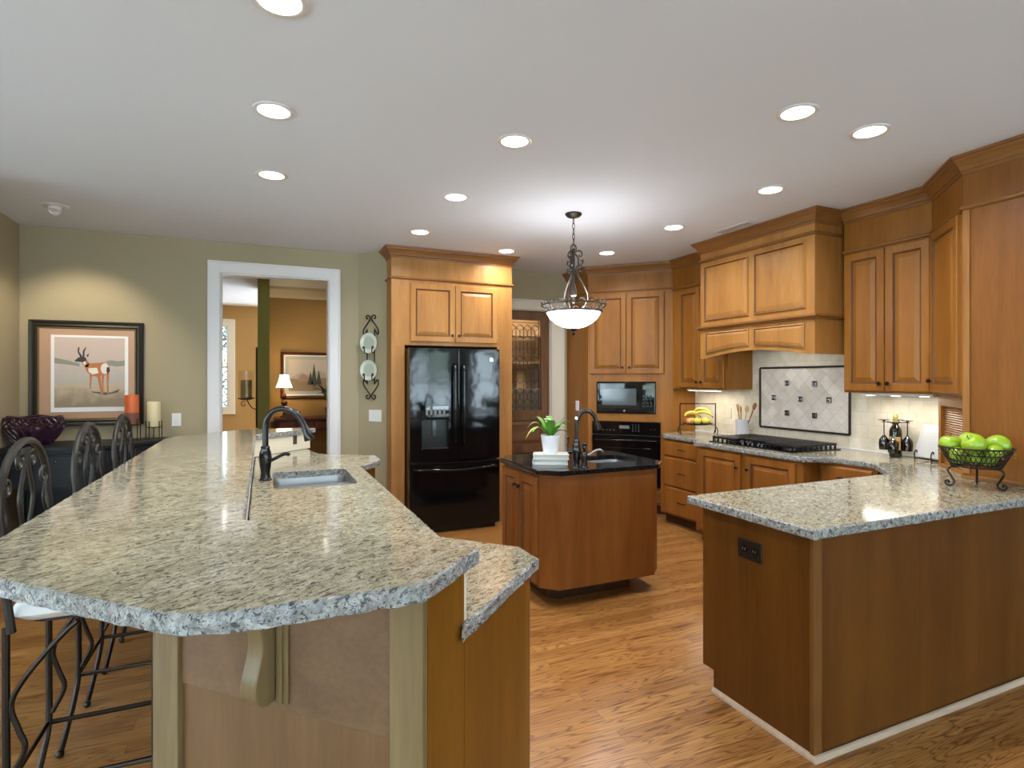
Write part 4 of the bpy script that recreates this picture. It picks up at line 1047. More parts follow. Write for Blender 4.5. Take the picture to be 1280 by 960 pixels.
MB().tube(bez([(.02, -.008, .105), (.05, -.02, .12), (.09, -.035, .142), (.115, -.045, .145), (.122, -.05, .138)], 5), [.012] + [.009] * 14 + [.010] * 6, 8).build('lever', 'bronze_dark', KF, smooth=True)
SP = thing('side_sprayer', 'slim dark bronze side sprayer behind the kitchen faucet', 'sprayer', (.010, 3.56, ZK))
MB().lathe([(0, 0), (.024, 0), (.022, .012), (.014, .03), (.013, .06), (.019, .11), (.020, .135), (.012, .15), (.0, .152)], n=14).build('body', 'bronze_dark', SP, smooth=True)
MB().tube([(0, 0, .135), (.022, -.01, .15)], [.010, .012], 8).build('nozzle', 'bronze_dark', SP, smooth=True)

# ------------------------------------------------------------------ iron bar stools
def stool():
    t = thing('bar_stool', 'x', 'stool', (0, 0, 0), 0, 'iron bar stools along the bar')
    bxp = -.19; hw2 = .205                 # back plane and half width
    b = MB()
    archp = [(bxp + .02, -hw2, .72), (bxp + .005, -hw2, .85), (bxp - .005, -hw2, 1.04)]
    for k in range(0, 13):
        a = math.pi * k / 12; archp.append((bxp - .01, -hw2 * math.cos(a), 1.075 + .195 * math.sin(a) ** .9))
    archp += [(bxp - .005, hw2, 1.04), (bxp + .005, hw2, .85), (bxp + .02, hw2, .72)]
    b.tube(archp, .0118, 8); b.build('back_frame', 'pewter', t, smooth=True)
    b = MB(); X = bxp - .008; ay, az = (0, 1, 0), (0, 0, 1)
    for s in (-1, 1):
        # lyre rods meeting under the arch
        b.tube(bez([(X, s * .012, 1.245), (X, s * .016, 1.19), (X, s * .055, 1.10), (X, s * .05, 1.05), (X, s * .022, .98), (X, s * .016, .90), (X, s * .05, .82), (X, s * .10, .79)], 5), .0068, 7)
        b.tube(spiral((X, s * .052, 1.205), (0, s, 0), az, .034, .008, 150, -260), .0055, 6)
        b.tube(bez([(X, s * .012, 1.245), (X, s * .025, 1.24), (X, s * .023, 1.222)], 4), .0055, 6)
        b.tube(bez([(X, s * hw2, .98), (X, s * (hw2 - .05), 1.05), (X, s * (hw2 - .035), 1.10), (X, s * (hw2 - .012), 1.13)], 5), .0055, 6)
        b.tube(spiral((X, s * (hw2 - .05), 1.135), (0, -s, 0), az, .036, .008, 180, -220), .0055, 6)
        b.tube(spiral((X, s * .07, .925), (0, s, 0), az, .05, .010, 180, -240), .0062, 6)
        b.tube(spiral((X, s * .075, .83), (0, s, 0), (0, 0, -1), .052, .010, 180, -240), .0062, 6)
        b.tube(spiral((X, s * .145, .855), (0, -s, 0), az, .036, .008, 200, -180), .0055, 6)
    b.build('back_scrollwork', 'pewter', t, smooth=True)
    MB().prism(rrect(-.15, .15, -.15, .15, .05), .722, .738).build('seat_frame', 'iron', t)
    b = MB(); prev = None
    for ins, z in [(.06, .7385), (.022, .742), (.0, .764), (.008, .785), (.035, .800), (.08, .808), (.14, .810)]:
        q = [b.pt((p[0], p[1], z)) for p in rrect(-.19 + ins, .20 - ins, -.205 + ins, .205 - ins, .055, 5)]
        if prev:
            for a in range(len(q)): b.face([prev[a], prev[(a + 1) % len(q)], q[(a + 1) % len(q)], q[a]])
        else: b.face(q[::-1])
        prev = q
    b.face(prev); b.build('seat', 'cushion', t, smooth=True, angle=60)
    for x in (-.19, .19):
        for y in (-.185, .185):
            b = MB()
            sx = 1 if x > 0 else -1
            b.tube(bez([(x, y, .73), (x, y, .48), (x, y, .26), (x + sx * .006, y - .035, .16), (x + sx * .018, y - .10, .06), (x + sx * .022, y - .15, .014)], 5), .0105, 8)
            l = b.build('leg', 'iron', t, smooth=True)
            MB().ball((x + sx * .022, y - .152, .0155), .0155, 6).build('ball_foot', 'iron', l, smooth=True)
    b = MB()
    b.tube([(-.19, -.185, .245), (.19, -.185, .245), (.19, .185, .245), (-.19, .185, .245)], .009, 7, closed=True)
    b.build('footrest', 'iron', t, smooth=True)
    for y in (-.185, .185):
        b = MB()
        for s in (-1,):
            b.tube(bez([(s * .015, y, .722), (s * .06, y, .680), (s * .14, y, .58), (s * .178, y, .50), (s * .16, y, .42), (s * .145, y, .36), (s * .18, y, .28)], 5), .008, 7)
        b.build('side_brace', 'iron', t, smooth=True)
    return t
stl = ['iron bar stool with scrolled back nearest the camera, beneath the purple bowl', 'middle iron bar stool with scrolled back, below the antelope picture', 'iron bar stool with scrolled back below the orange candle, farthest along the bar']
S0 = stool(); S0.location = (-.51, 2.335, 0); S0['label'] = stl[0]
dup(S0, (-.51, 3.06, 0), stl[1]); dup(S0, (-.51, 3.74, 0), stl[2])

# ------------------------------------------------------------------ left wall: sideboard, picture, candles, bowl
SBx, SBy = -1.25, 5.62
front = [(-1.80, 5.315), (-1.55, 5.295), (-1.30, 5.30), (-1.12, 5.35), (-.95, 5.455), (-.80, 5.60), (-.70, 5.74)]
SBP = [(-1.80, 5.87)] + front + [(-.69, 5.87)]
SB = thing('sideboard', 'black painted bow-front sideboard under the antelope picture', 'sideboard', (SBx, SBy, 0))
off = lambda P, dx=0, dy=0: [(x - SBx + dx, y - SBy + dy) for x, y in P]
def inset(P, d): return [(-1.80 + d - SBx, 5.87 - SBy)] + [(x - SBx + (d if k == 0 else -d * (.2 + .13 * k)), y - SBy + d * (1 - .1 * k)) for k, (x, y) in enumerate(front)] + [(-.69 - d - SBx, 5.87 - SBy)]
MB().prism(off(SBP), .925, .955).build('top', 'black_paint', SB, bevel=.005)
MB().prism(inset(SBP, .025), .76, .924).build('drawer_case', 'black_paint', SB)
inn = inset(SBP, .025)
for k in range(1, 6):
    a, c = Vector(inn[k]), Vector(inn[k + 1]); d = (c - a); T = Matrix.Translation((a.x, a.y, 0)) @ Matrix.Rotation(math.atan2(d.y, d.x), 4, 'Z'); Ld = d.length
    b = MB(); b.T = T; b.rings(.012, Ld - .012, .785, .905, [(0, -.006), (.004, -.010), (.016, -.010), (.020, -.006)], back=-.0005); o = b.build('drawer', 'black_paint', SB)
    b = MB(); b.T = T; b.lathe([(0, -.026), (.009, -.024), (.011, -.018), (.004, -.010)], (Ld / 2, 0, .845), 10, 'y'); b.build('knob', 'black_gloss', o, smooth=True)
    b = MB(); b.T = T
    n = max(3, int(Ld / .022))
    for j in range(n): b.box(j * Ld / n + .003, (j + 1) * Ld / n - .003, -.004, .012, .665, .755)
    ap = [(0, .66), (0, .62)] + [(Ld * q / 8, .62 + .035 * math.sin(math.pi * q / 8)) for q in range(1, 8)] + [(Ld, .62), (Ld, .66)]
    b.prism_xz(ap, -.002, .014); b.box(0, Ld, .0, .012, .655, .76)
    b.build('fluted_apron', 'black_paint', SB, weld=False)
for (x, y) in [(-1.76, 5.36), (-1.20, 5.36), (-.78, 5.66), (-1.76, 5.84), (-.74, 5.84)]:
    lx, ly = x - SBx, y - SBy
    MB().lathe([(.02, 0), (.024, .02), (.016, .05), (.022, .25), (.026, .5), (.020, .56), (.028, .6), (.03, .76)], (lx, ly, 0), 12).build('leg', 'black_paint', SB, smooth=True)
MB().prism(inset(SBP, .05), .14, .165).build('lower_shelf', 'black_paint', SB)
MB().box(-1.79 - SBx, -.71 - SBx, .235, .248, .165, .76).build('back_panel', 'black_paint', SB)

# antelope print
AX0, AX1, AZ0, AZ1 = -1.764, -.962, 1.075, 1.963
AP = thing('framed_picture', 'framed pronghorn antelope print hung on the olive wall', 'picture', ((AX0 + AX1) / 2, 5.888, AZ0))
pw_, ph_ = AX1 - AX0, AZ1 - AZ0
def zx(x): return -pw_ / 2 + pw_ * (x - 42) / (835 - 42)
def zz(y): return ph_ * (828 - y) / (828 - 60)
b = MB().rings(-pw_ / 2, pw_ / 2, 0, ph_, [(0, -.022), (.008, -.036), (.022, -.032), (.03, -.026), (.045, -.030), (.058, -.020)], cap=False, back=-.002)
b.build('frame', 'pewter', AP)
b = MB().rings(-pw_ / 2 + .056, pw_ / 2 - .056, .056, ph_ - .056, [(0, -.020), (.004, -.023), (.010, -.016), (.012, -.010)], cap=False); b.build('fillet', 'pewter_gold', AP)
MB().box(-pw_ / 2 + .06, pw_ / 2 - .06, -.010, -.008, .06, ph_ - .06).build('mat_board', 'mat_copper', AP)
MB().box(zx(185), zx(722), -.0112, -.0101, zz(725), zz(165)).build('inner_mat', 'mat_white', AP)
b = MB().box(zx(208), zx(698), -.0122, -.0113, zz(692), zz(180)); b.build('print', 'prairie_print', AP)
b = MB()
def flat(pts, m, y): b.mat(m); b.poly([(zx(x), y, zz(q)) for x, q in pts])
def ell(cx, cy, rx, ry, n=18): return [(cx + rx * math.cos(2 * math.pi * k / n), cy + ry * math.sin(2 * math.pi * k / n)) for k in range(n)]
flat([(560, 352), (600, 345), (650, 352), (697, 345), (697, 385), (640, 392), (580, 382)], 4, -.0126)
flat([(208, 330), (300, 350), (380, 372), (380, 392), (300, 380), (208, 372)], 4, -.0126)
flat([(460, 575), (520, 582), (600, 585), (660, 560), (650, 585), (560, 605), (470, 585)], 3, -.0127)
flat([(420, 385), (440, 372), (520, 364), (555, 360), (585, 385), (592, 420), (575, 455), (540, 456), (500, 470), (470, 462), (435, 440), (420, 410)], 0, -.0130)
flat([(418, 400), (400, 372), (392, 345), (425, 335), (447, 372), (440, 395)], 0, -.0130)
for L4 in [[(448, 445), (468, 450), (462, 500), (456, 560), (447, 560), (451, 500)], [(500, 462), (525, 462), (530, 520), (541, 602), (528, 602), (513, 520)], [(532, 455), (552, 455), (546, 520), (546, 592), (537, 592)], [(566, 448), (588, 436), (581, 520), (584, 597), (572, 597), (569, 520)]]: flat(L4, 0, -.0131)
flat(ell(555, 408, 29, 40), 1, -.0134); flat([(440, 405), (500, 402), (512, 440), (470, 452), (442, 432)], 1, -.0134)
flat([(400, 362), (412, 352), (424, 362), (418, 385)], 1, -.0134)
flat([(345, 350), (375, 325), (405, 318), (427, 332), (418, 350), (385, 360), (350, 356)], 2, -.0135)
flat([(425, 315), (446, 294), (438, 324)], 2, -.0135)
flat([(384, 324), (366, 288), (368, 262), (374, 250), (380, 256), (376, 285), (400, 320)], 2, -.0136)
flat([(400, 320), (402, 282), (412, 262), (428, 246), (414, 285), (414, 320)], 2, -.0136)
flat([(570, 395), (588, 400), (592, 425), (574, 450), (566, 425)], 2, -.0136)
flat([(390, 352), (422, 338), (430, 346), (396, 366)], 2, -.0136)
b.build('antelope', ['fur_tan', 'fur_white', 'fur_dark', 'paint_shadow', 'paint_bush'], AP, weld=False)

PB = thing('woven_bowl', 'purple glazed bowl with a woven openwork rim on the sideboard', 'bowl', (-1.655, 5.60, .956))
b = MB().lathe([(0, 0), (.11, 0), (.12, .006), (.17, .07), (.205, .13), (.205, .14), (.195, .14), (.16, .075), (.10, .015), (0, .012)], n=30, sq=.62); b.build('body', 'plum_glaze', PB, smooth=True)
b = MB()
for k in range(22):
    a0 = 2 * math.pi * k / 22
    for dr_ in (-.42, .42):
        P_ = []
        for j in range(7):
            q = j / 6; a = a0 + dr_ * q; r_ = .205 + .012 * math.sin(q * math.pi) - .022 * q
            P_.append((r_ * math.cos(a), r_ * .62 * math.sin(a), .132 + .085 * q - .01 * math.sin(3 * q)))
        b.tube(P_, .007, 5)
b.tube([(.185 * math.cos(a), .185 * .62 * math.sin(a), .215 + .006 * math.sin(5 * a)) for a in [2 * math.pi * k / 40 for k in range(40)]], .009, 6, closed=True)
b.build('woven_rim', 'plum_glaze', PB, smooth=True)
b = MB()
for k in range(26):
    a0 = 2 * math.pi * k / 26
    for dr_ in (-.35, .35):
        b.tube([((.122 + .083 * q ** .9) * math.cos(a0 + dr_ * q), (.122 + .083 * q ** .9) * .62 * math.sin(a0 + dr_ * q), .010 + .12 * q) for q in [j / 6 for j in range(7)]], .0045, 5)
b.build('body_relief', 'plum_glaze', PB, smooth=True)
def candle_stand(x, y, z, h, r_, label, clabel, wax, ch, two=None):
    t = thing('candle_stand', label, 'candle holder', (x, y, z), group='iron candle stands')
    MB().lathe([(0, h - .006), (r_ + .012, h - .006), (r_ + .016, h), (0, h)], n=20).build('plate', 'iron', t, smooth=True)
    for k in range(5):
        a = 2 * math.pi * k / 5 + .5; px, py = (r_ + .012) * math.cos(a), (r_ + .012) * math.sin(a)
        MB().tube([(px, py, .0), (px, py, h + .05)], .004, 6).build('prong', 'iron', t)
    c = thing('pillar_candle', clabel, 'candle', (x, y, z + h + .001), group='pillar candles on the sideboard')
    prof = [(0, 0), (r_ * .96, 0), (r_, .006), (r_, ch - .01), (r_ * .93, ch), (r_ * .6, ch - .004), (0, ch - .01)]
    b = MB().lathe(prof, n=24)
    if two: 
        for f_i, f_ in enumerate(b.f):
            if sum(b.v[i].z for i in f_) / len(f_) < .0: b.m[f_i] = 1
    b.build('wax', wax, c, smooth=True)
    if two: MB().lathe([(r_ + .0006, .006), (r_ + .0012, .01), (r_ + .0012, .085), (r_ + .0006, .095)], n=24).build('wax_band', two, c, smooth=True)
    MB().tube([(0, 0, ch - .01), (.001, 0, ch + .006)], .0015, 5).build('wick', 'fur_dark', c)
candle_stand(-1.016, 5.69, .956, .135, .052, 'wire candle stand under the orange candle on the sideboard', 'orange pillar candle with a dark base in front of the picture', 'wax_orange', .245, 'wax_dark')
candle_stand(-.862, 5.73, .956, .105, .050, 'wire candle stand under the cream candle, right of the picture', 'cream pillar candle standing right of the picture', 'wax_cream', .215)

def wall_plate(name, label, cat, loc, rz, w, h, n, kind='switch', mat='plate_white'):
    t = thing(name, label, cat, loc, rz)
    MB().rings(-w / 2, w / 2, -h / 2, h / 2, [(0, -.003), (.004, -.006), (.006, -.0065)], back=-.0003).build('cover_plate', mat, t)
    for k in range(n):
        x = (k - (n - 1) / 2) * .046
        if kind == 'switch': MB().box(x - .005, x + .005, -.016, -.0066, -.004, .010).build('toggle', mat, t, bevel=.001)
        else:
            for s in (-.02, .02): MB().lathe([(0, -.0085), (.014, -.0085), (.016, -.0066)], (x, 0, s), 14, 'y').build('socket', mat, t)
    return t
wall_plate('light_switch', 'single white light switch on the olive wall left of the doorway', 'switch', (-.713, 5.8895, 1.105), 0, .075, .118, 1)
wall_plate('light_switch', 'wide white light switch plate on the corner wall below the plates', 'switch', (1.025, 5.739, 1.105), -46.9, .150, .118, 3)
wall_plate('wall_outlet', 'white outlet on the side of the oven cabinet behind the island faucet', 'outlet', (3.3755, 5.79, 1.16), -90, .072, .115, 1, 'outlet', 'mat_white')
wall_plate('wall_outlet', 'cream outlet on the tiled wall between the fruit stand and crock', 'outlet', (4.3375, 4.40, 1.13), -90, .072, .115, 1, 'outlet', 'trim_cream')

# plate rack on the angled wall
RKA = 46.9
PR = thing('plate_rack', 'black iron scroll plate rack hung on the angled wall', 'plate rack', (.995, 5.772, 1.26), -RKA)
b = MB(); X3, Z3 = (1, 0, 0), (0, 0, 1)
for s in (-1, 1):
    b.tube([(s * .045, -.012, .16), (s * .045, -.012, .71)], .006, 6)
    b.tube(bez([(s * .045, -.012, .70), (s * .085, -.012, .655), (s * .09, -.012, .70), (s * .06, -.012, .745), (s * .012, -.012, .80)], 5), .006, 6)
    b.tube(spiral((s * .040, -.012, .825), (-s, 0, 0), Z3, .036, .008, -60, 300), .006, 6)
    b.tube(bez([(s * .045, -.012, .17), (s * .085, -.012, .205), (s * .09, -.012, .16), (s * .06, -.012, .115), (s * .012, -.012, .06)], 5), .006, 6)
    b.tube(spiral((s * .040, -.012, .038), (-s, 0, 0), (0, 0, -1), .036, .008, -60, 300), .006, 6)
    for z in (.235, .505): b.tube(bez([(s * .045, -.012, z - .03), (s * .045, -.05, z - .03), (s * .045, -.055, z + .01), (s * .052, -.055, z + .03), (s * .062, -.055, z + .022), (s * .058, -.055, z + .008)], 4), .005, 6)
b.build('scroll_frame', 'iron', PR, smooth=True)
for z, lb in ((.57, 'upper cream porcelain plate on the iron wall rack'), (.30, 'lower cream porcelain plate on the iron wall rack')):
    c_, s_ = math.cos(R(-RKA)), math.sin(R(-RKA)); lx, ly = 0, -.040
    t = thing('plate', lb, 'plate', (.995 + c_ * lx - s_ * ly, 5.772 + s_ * lx + c_ * ly, 1.26 + z), -RKA, 'plates on the wall rack')
    MB().lathe([(0, -.002), (.055, -.002), (.062, -.006), (.100, -.014), (.102, -.012), (.064, .004), (.0, .006)], n=30, axis='y').build('dish', 'porcelain', t, smooth=True)
    MB().lathe([(.060, -.0062), (.064, -.0078), (.060, -.0058)], n=30, axis='y').build('rim_line', 'porcelain_ring', t)

# ------------------------------------------------------------------ counter-top things on the right
FS = thing('fruit_stand', 'bronze wire fruit stand on the counter beside the oven tower', 'fruit stand', (4.06, 4.545, ZK), -30)
b = MB()
for s in (-1, 1):
    b.tube([(s * .175, 0, .02), (s * .175, 0, .315)], .006, 6)
    b.tube(bez([(s * .175, 0, .09), (s * .185, -.05, .05), (s * .175, -.07, .006)], 5), .005, 6); b.tube(bez([(s * .175, 0, .09), (s * .185, .05, .05), (s * .175, .07, .006)], 5), .005, 6)
    b.tube([(s * .175, 0, .10), (s * .13, 0, .10)], .005, 6)
b.tube([(-.18, 0, .315), (.18, 0, .315)], .006, 6)
b.build('frame', 'bronze', FS, smooth=True)
b = MB().lathe([(0, .10), (.12, .10), (.15, .112), (.152, .118), (.148, .116), (.118, .106), (0, .105)], n=28, sq=.7); b.build('tray', 'bronze', FS, smooth=True)
def apple_mesh(mat, name, label, loc, r_, group, tilt=(0, 0, 0), flat_=.9):
    t = thing(name, label, 'apple', loc, 0, group); t.rotation_euler = [R(a) for a in tilt]
    P_ = []
    for k in range(17):
        th = math.pi * k / 16; q = math.cos(th)
        rr_ = r_ * (math.sin(th) ** .85) * (1 + .06 * q); hh = -r_ * flat_ * q
        if k > 12: hh -= r_ * .30 * ((k - 12) / 4) ** 2
        if k < 3: hh += r_ * .15 * ((3 - k) / 3) ** 2
        P_.append((rr_ if 0 < k < 16 else 0, hh))
    MB().lathe(P_, n=20).build('fruit_body', mat, t, smooth=True, angle=80)
    MB().tube(bez([(0, 0, r_ * .55), (.002, 0, r_ * .85), (.007, 0, r_ * 1.05)], 4), .0022, 6).build('stem', 'stem_brown', t)
    return t
def fs(x, y, z):
    c_, s_ = math.cos(R(-30)), math.sin(R(-30)); return (4.06 + c_ * x - s_ * y, 4.545 + s_ * x + c_ * y, ZK + z)
A1 = apple_mesh('red_apple', 'fruit_apple', 'red-flushed apple at the left front of the fruit stand', fs(-.09, -.035, .142), .037, 'fruit on the stand', (0, -10, 0))
apple_mesh('yellow_apple', 'fruit_apple', 'yellow apple at the middle front of the fruit stand', fs(-.012, -.045, .142), .036, 'fruit on the stand', (10, 8, 0))
apple_mesh('yellow_apple', 'fruit_apple', 'yellow-green apple at the right front of the fruit stand', fs(.072, -.035, .144), .039, 'fruit on the stand', (35, 15, 0))
apple_mesh('yellow_apple', 'fruit_apple', 'yellow apple at the back left of the fruit stand', fs(-.05, .038, .142), .034, 'fruit on the stand', (0, -20, 0))
apple_mesh('yellow_apple', 'fruit_apple', 'yellow apple at the back right of the fruit stand', fs(.105, .030, .143), .034, 'fruit on the stand', (0, 20, 0))
apple_mesh('red_apple', 'fruit_apple', 'orange apple half hidden at the back of the fruit stand', fs(.028, .038, .144), .037, 'fruit on the stand', (0, 0, 0))
def banana(loc, rz, tilt, label):
    t = thing('banana', label, 'banana', loc, rz, 'fruit on the stand')
    P_ = [(-.085, 0, .0), (-.06, 0, .022), (-.02, 0, .036), (.03, 0, .034), (.07, 0, .014), (.085, 0, -.004)]
    q = bez(P_, 4); n = len(q)
    MB().tube(q, [.006 + .0125 * math.sin(math.pi * (k + 1.2) / (n + 1.4)) for k in range(n)], 8).build('fruit_body', 'banana_skin', t, smooth=True)
    MB().tube([(.085, 0, -.004), (.098, 0, -.014)], [.006, .005], 6).build('stem', 'stem_brown', t)
    t.rotation_euler = (R(tilt), R(0), R(rz))
banana(fs(-.055, .0, .190), -12, -25, 'banana lying across the left of the fruit stand')
banana(fs(.055, -.005, .194), -55, -10, 'banana draped over the right of the fruit stand')
banana(fs(.045, .02, .224), -60, 10, 'banana at the back top of the fruit stand')

CR = thing('utensil_crock', 'white ceramic utensil crock behind the cooktop', 'crock', (4.235, 4.125, ZK))
MB().lathe([(0, 0), (.058, 0), (.062, .006), (.063, .165), (.067, .172), (.067, .178), (.058, .178), (.056, .17), (.055, .012), (0, .012)], n=26).build('body', 'ceramic', CR, smooth=True)
MB().tube(bez([(.055, -.03, .14), (.075, -.045, .14), (.08, -.05, .11), (.07, -.04, .085), (.056, -.03, .09)], 4), .006, 6).build('handle', 'ceramic', CR, smooth=True)
uts = [(-.025, .020, -.05, .055, .165, 'spoon_wood', 'fork', 'wooden fork leaning left in the crock'), (-.02, -.02, -.035, .03, .14, 'spoon_wood', 'spoon', 'short wooden spoon leaning left in the crock'),
       (.02, .02, .035, -.03, .15, 'spoon_pale', 'spatula', 'pale wooden spatula leaning right in the crock'), (.02, -.015, .055, -.085, .19, 'spoon_wood', 'spoon', 'long dark wooden spoon leaning far right in the crock')]
for (x0, y0_, dx, dy, hgt, mt, kind, lb) in uts:
    t = thing('kitchen_utensil', lb, 'utensil', (4.235, 4.125, ZK + .0125), group='utensils in the crock')
    # world direction: left in the photo is +y
    p0 = Vector((x0 * .3, -x0 * .2, 0)); p1 = Vector((-.0 + .01, dy * .9, .165 + .0)); top = p0.lerp(p1, 1.0)
    k_ = (hgt + .12) / .19; p2 = p0 + (p1 - p0) * k_
    MB().tube([p0, p1, p2], .005, 7).build('shaft', mt, t)
    d_ = (p2 - p1).normalized()
    b = MB()
    if kind == 'fork':
        for s in (-.012, 0, .012): b.tube([p2 - d_ * .01 + Vector((0, s * .4, 0)), p2 + Vector((0, s, .0)) + d_ * .025, p2 + Vector((0, s, 0)) + d_ * .06], .0035, 6)
    else:
        b.T = Matrix.Translation(p2 + d_ * .03) @ d_.to_track_quat('Z', 'Y').to_matrix().to_4x4()
        b.ball((0, 0, 0), .036, 8, (.25, .6, 1.05) if kind == 'spoon' else (.15, .62, 1.0))
    b.build('head', mt, t, smooth=True)

# wine bottle with glass caddy
BL = (4.20, 2.655)
WB = thing('wine_bottle', 'dark wine bottle with gold foil and tan label by the tile wall', 'bottle', (BL[0], BL[1], ZK))
MB().lathe([(0, .004), (.03, 0), (.039, .003), (.040, .01), (.040, .185), (.036, .205), (.020, .232), (.0155, .245), (.0148, .285), (0, .285)], n=26).build('body', 'bottle_glass', WB, smooth=True)
MB().lathe([(.0152, .243), (.0158, .247), (.0155, .285), (.0172, .288), (.0172, .298), (.0155, .302), (.0155, .312), (0, .312)], n=20).build('foil_capsule', 'gold_foil', WB, smooth=True)
lab = []
b = MB()
for k in range(9):
    a = R(150 + k * 110 / 8)
    lab.append((.0406 * math.cos(a), .0406 * math.sin(a)))
for p, q in zip(lab, lab[1:]): b.poly([(p[0], p[1], .055), (q[0], q[1], .055), (q[0], q[1], .15), (p[0], p[1], .15)])
b.build('paper_label', 'wine_label', WB, smooth=True)
b = MB()
for p, q in zip(lab[1:-1], lab[2:-1]): b.poly([(p[0] * 1.006, p[1] * 1.006, .085), (q[0] * 1.006, q[1] * 1.006, .085), (q[0] * 1.006, q[1] * 1.006, .12), (p[0] * 1.006, p[1] * 1.006, .12)])
b.build('label_band', 'wax_dark', WB)
CD = thing('glass_caddy', 'black iron caddy on the bottle neck holding upside-down stemware', 'glass holder', (BL[0], BL[1], ZK + .248))
b = MB().tube([(.020 * math.cos(a), .020 * math.sin(a), 0) for a in [2 * math.pi * k / 16 for k in range(16)]], .004, 6, closed=True)
for k in range(4):
    a = R(20 + 90 * k); d_ = Vector((math.cos(a), math.sin(a), 0)); n_ = Vector((-d_.y, d_.x, 0))
    for s in (-1, 1): b.tube(bez([d_ * .02 + n_ * s * .004, d_ * .05 + n_ * s * .016 + Vector((0, 0, .006)), d_ * .085 + n_ * s * .010 + Vector((0, 0, .004))], 4), .003, 5)
b.build('ring_frame', 'iron', CD, smooth=True)
gl = ['upside-down smoked wine glass hanging left of the bottle', 'upside-down smoked wine glass hanging in front of the bottle', 'upside-down smoked wine glass hanging right of the bottle', 'upside-down smoked wine glass hanging behind the bottle']
G0 = None
for k, (az, lb) in enumerate(zip((110, 200, 290, 20), gl)):
    a = R(az); loc_ = (BL[0] + .072 * math.cos(a), BL[1] + .072 * math.sin(a), ZK + .05 + (.0 if k != 1 else -.012))
    if G0 is None:
        G0 = thing('wine_glass', lb, 'glass', loc_, 0, 'glasses on the bottle caddy')
        MB().lathe([(.030, 0), (.034, .045), (.030, .075), (.012, .10), (.004, .112), (.0035, .205), (.010, .213), (.036, .216), (.036, .218), (0, .218)], n=20).build('glass_body', 'smoke_glass', G0, smooth=True)
        MB().lathe([(0, .040), (.029, .040), (.029, .073), (.012, .095), (0, .1)], n=18).build('bowl_core', 'black_satin', G0, smooth=True)
    else: dup(G0, loc_, lb)
# cookbook page on an easel
EZ = thing('recipe_easel', 'small black scroll easel on the counter by the appliance garage', 'easel', (4.165, 2.405, ZK), -100)
b = MB()
for x in (-.06, .06):
    b.tube(bez([(x, .06, .01), (x, -.02, .018), (x, -.055, .022), (x, -.06, .05), (x, -.05, .075), (x, -.038, .07), (x, -.042, .058)], 5), .004, 6)
    b.tube(spiral((x, -.052, .012), (0, 1, 0), (0, 0, 1), .004, .012, 0, 300, 10), .0035, 6)
b.tube([(-.07, -.02, .018), (.07, -.02, .018)], .004, 6); b.tube(bez([(0, .10, .004), (0, .06, .10), (0, .035, .19)], 4), .004, 6); b.tube([(-.06, .01, .016), (0, .035, .19), (.06, .01, .016)], .0035, 6)
b.build('frame', 'iron', EZ, smooth=True)
CKp = thing('recipe_book', 'white spiral-bound recipe book standing on the small easel', 'book', (4.165, 2.405, ZK + .026), -100)
b = MB(); TB = Matrix.Translation((0, -.018, 0)) @ Matrix.Rotation(R(-20), 4, 'X'); b.T = TB
b.box(-.088, .088, -.012, 0, 0, .235); b.build('pages', 'paper', CKp)
b = MB(); b.T = TB; b.box(-.088, .088, -.016, -.0125, 0, .235); cv = b.build('cover', 'recipe_card', CKp)
b = MB(); b.T = TB
for k in range(5): b.box(-.03, .06 - .015 * (k % 2), -.0166, -.0161, .085 + k * .018, .089 + k * .018)
b.build('text_line', 'mat_gray', cv)
b = MB(); b.T = TB; b.box(-.04, .08, -.0166, -.0161, .185, .225); b.build('header_band', 'porcelain', cv)
b = MB(); b.T = TB
for k in range(13): b.tube([(-.077 + .007 * math.cos(a), -.008 + .012 * math.sin(a), .012 + k * .0175) for a in [2 * math.pi * j / 8 for j in range(8)]], .0014, 4, closed=True)
b.build('binding_coil', 'ink', CKp)

# wire bowl of green apples
BW = (3.425, 1.752)
WBW = thing('wire_fruit_bowl', 'black footed wire bowl of green apples on the right counter', 'bowl', (BW[0], BW[1], ZK))
b = MB()
ring = lambda r_, z: [(r_ * math.cos(a), r_ * math.sin(a), z) for a in [2 * math.pi * k / 40 for k in range(40)]]
b.tube(ring(.156, .208), .0045, 6, closed=True); b.tube(ring(.106, .11), .0045, 6, closed=True); b.tube(ring(.122, .14), .0028, 5, closed=True); b.tube(ring(.140, .175), .0028, 5, closed=True); b.tube(ring(.06, .105), .003, 5, closed=True)
for k in range(40):
    a = 2 * math.pi * k / 40; a2 = a + .16
    b.tube([(.156 * math.cos(a), .156 * math.sin(a), .208), (.132 * math.cos(a2), .132 * math.sin(a2), .158), (.106 * math.cos(a), .106 * math.sin(a), .11), (.06 * math.cos(a), .06 * math.sin(a), .105)], .0022, 5)
    b.tube([(.156 * math.cos(a2), .156 * math.sin(a2), .208), (.132 * math.cos(a), .132 * math.sin(a), .158), (.106 * math.cos(a2), .106 * math.sin(a2), .11)], .0018, 5)
BK = b
for az in (25, 145, 265):
    a = R(az); d_ = Vector((math.cos(a), math.sin(a), 0)); zv = Vector((0, 0, 1))
    b = MB(); b.tube(bez([d_ * .07 + zv * .105, d_ * .112 + zv * .104, d_ * .130 + zv * .085, d_ * .112 + zv * .05, d_ * .100 + zv * .025, d_ * .112 + zv * .007, d_ * .134 + zv * .008, d_ * .142 + zv * .026, d_ * .128 + zv * .030, d_ * .124 + zv * .018], 5), .0055, 7)
    b.build('scroll_foot', 'iron', WBW, smooth=True)
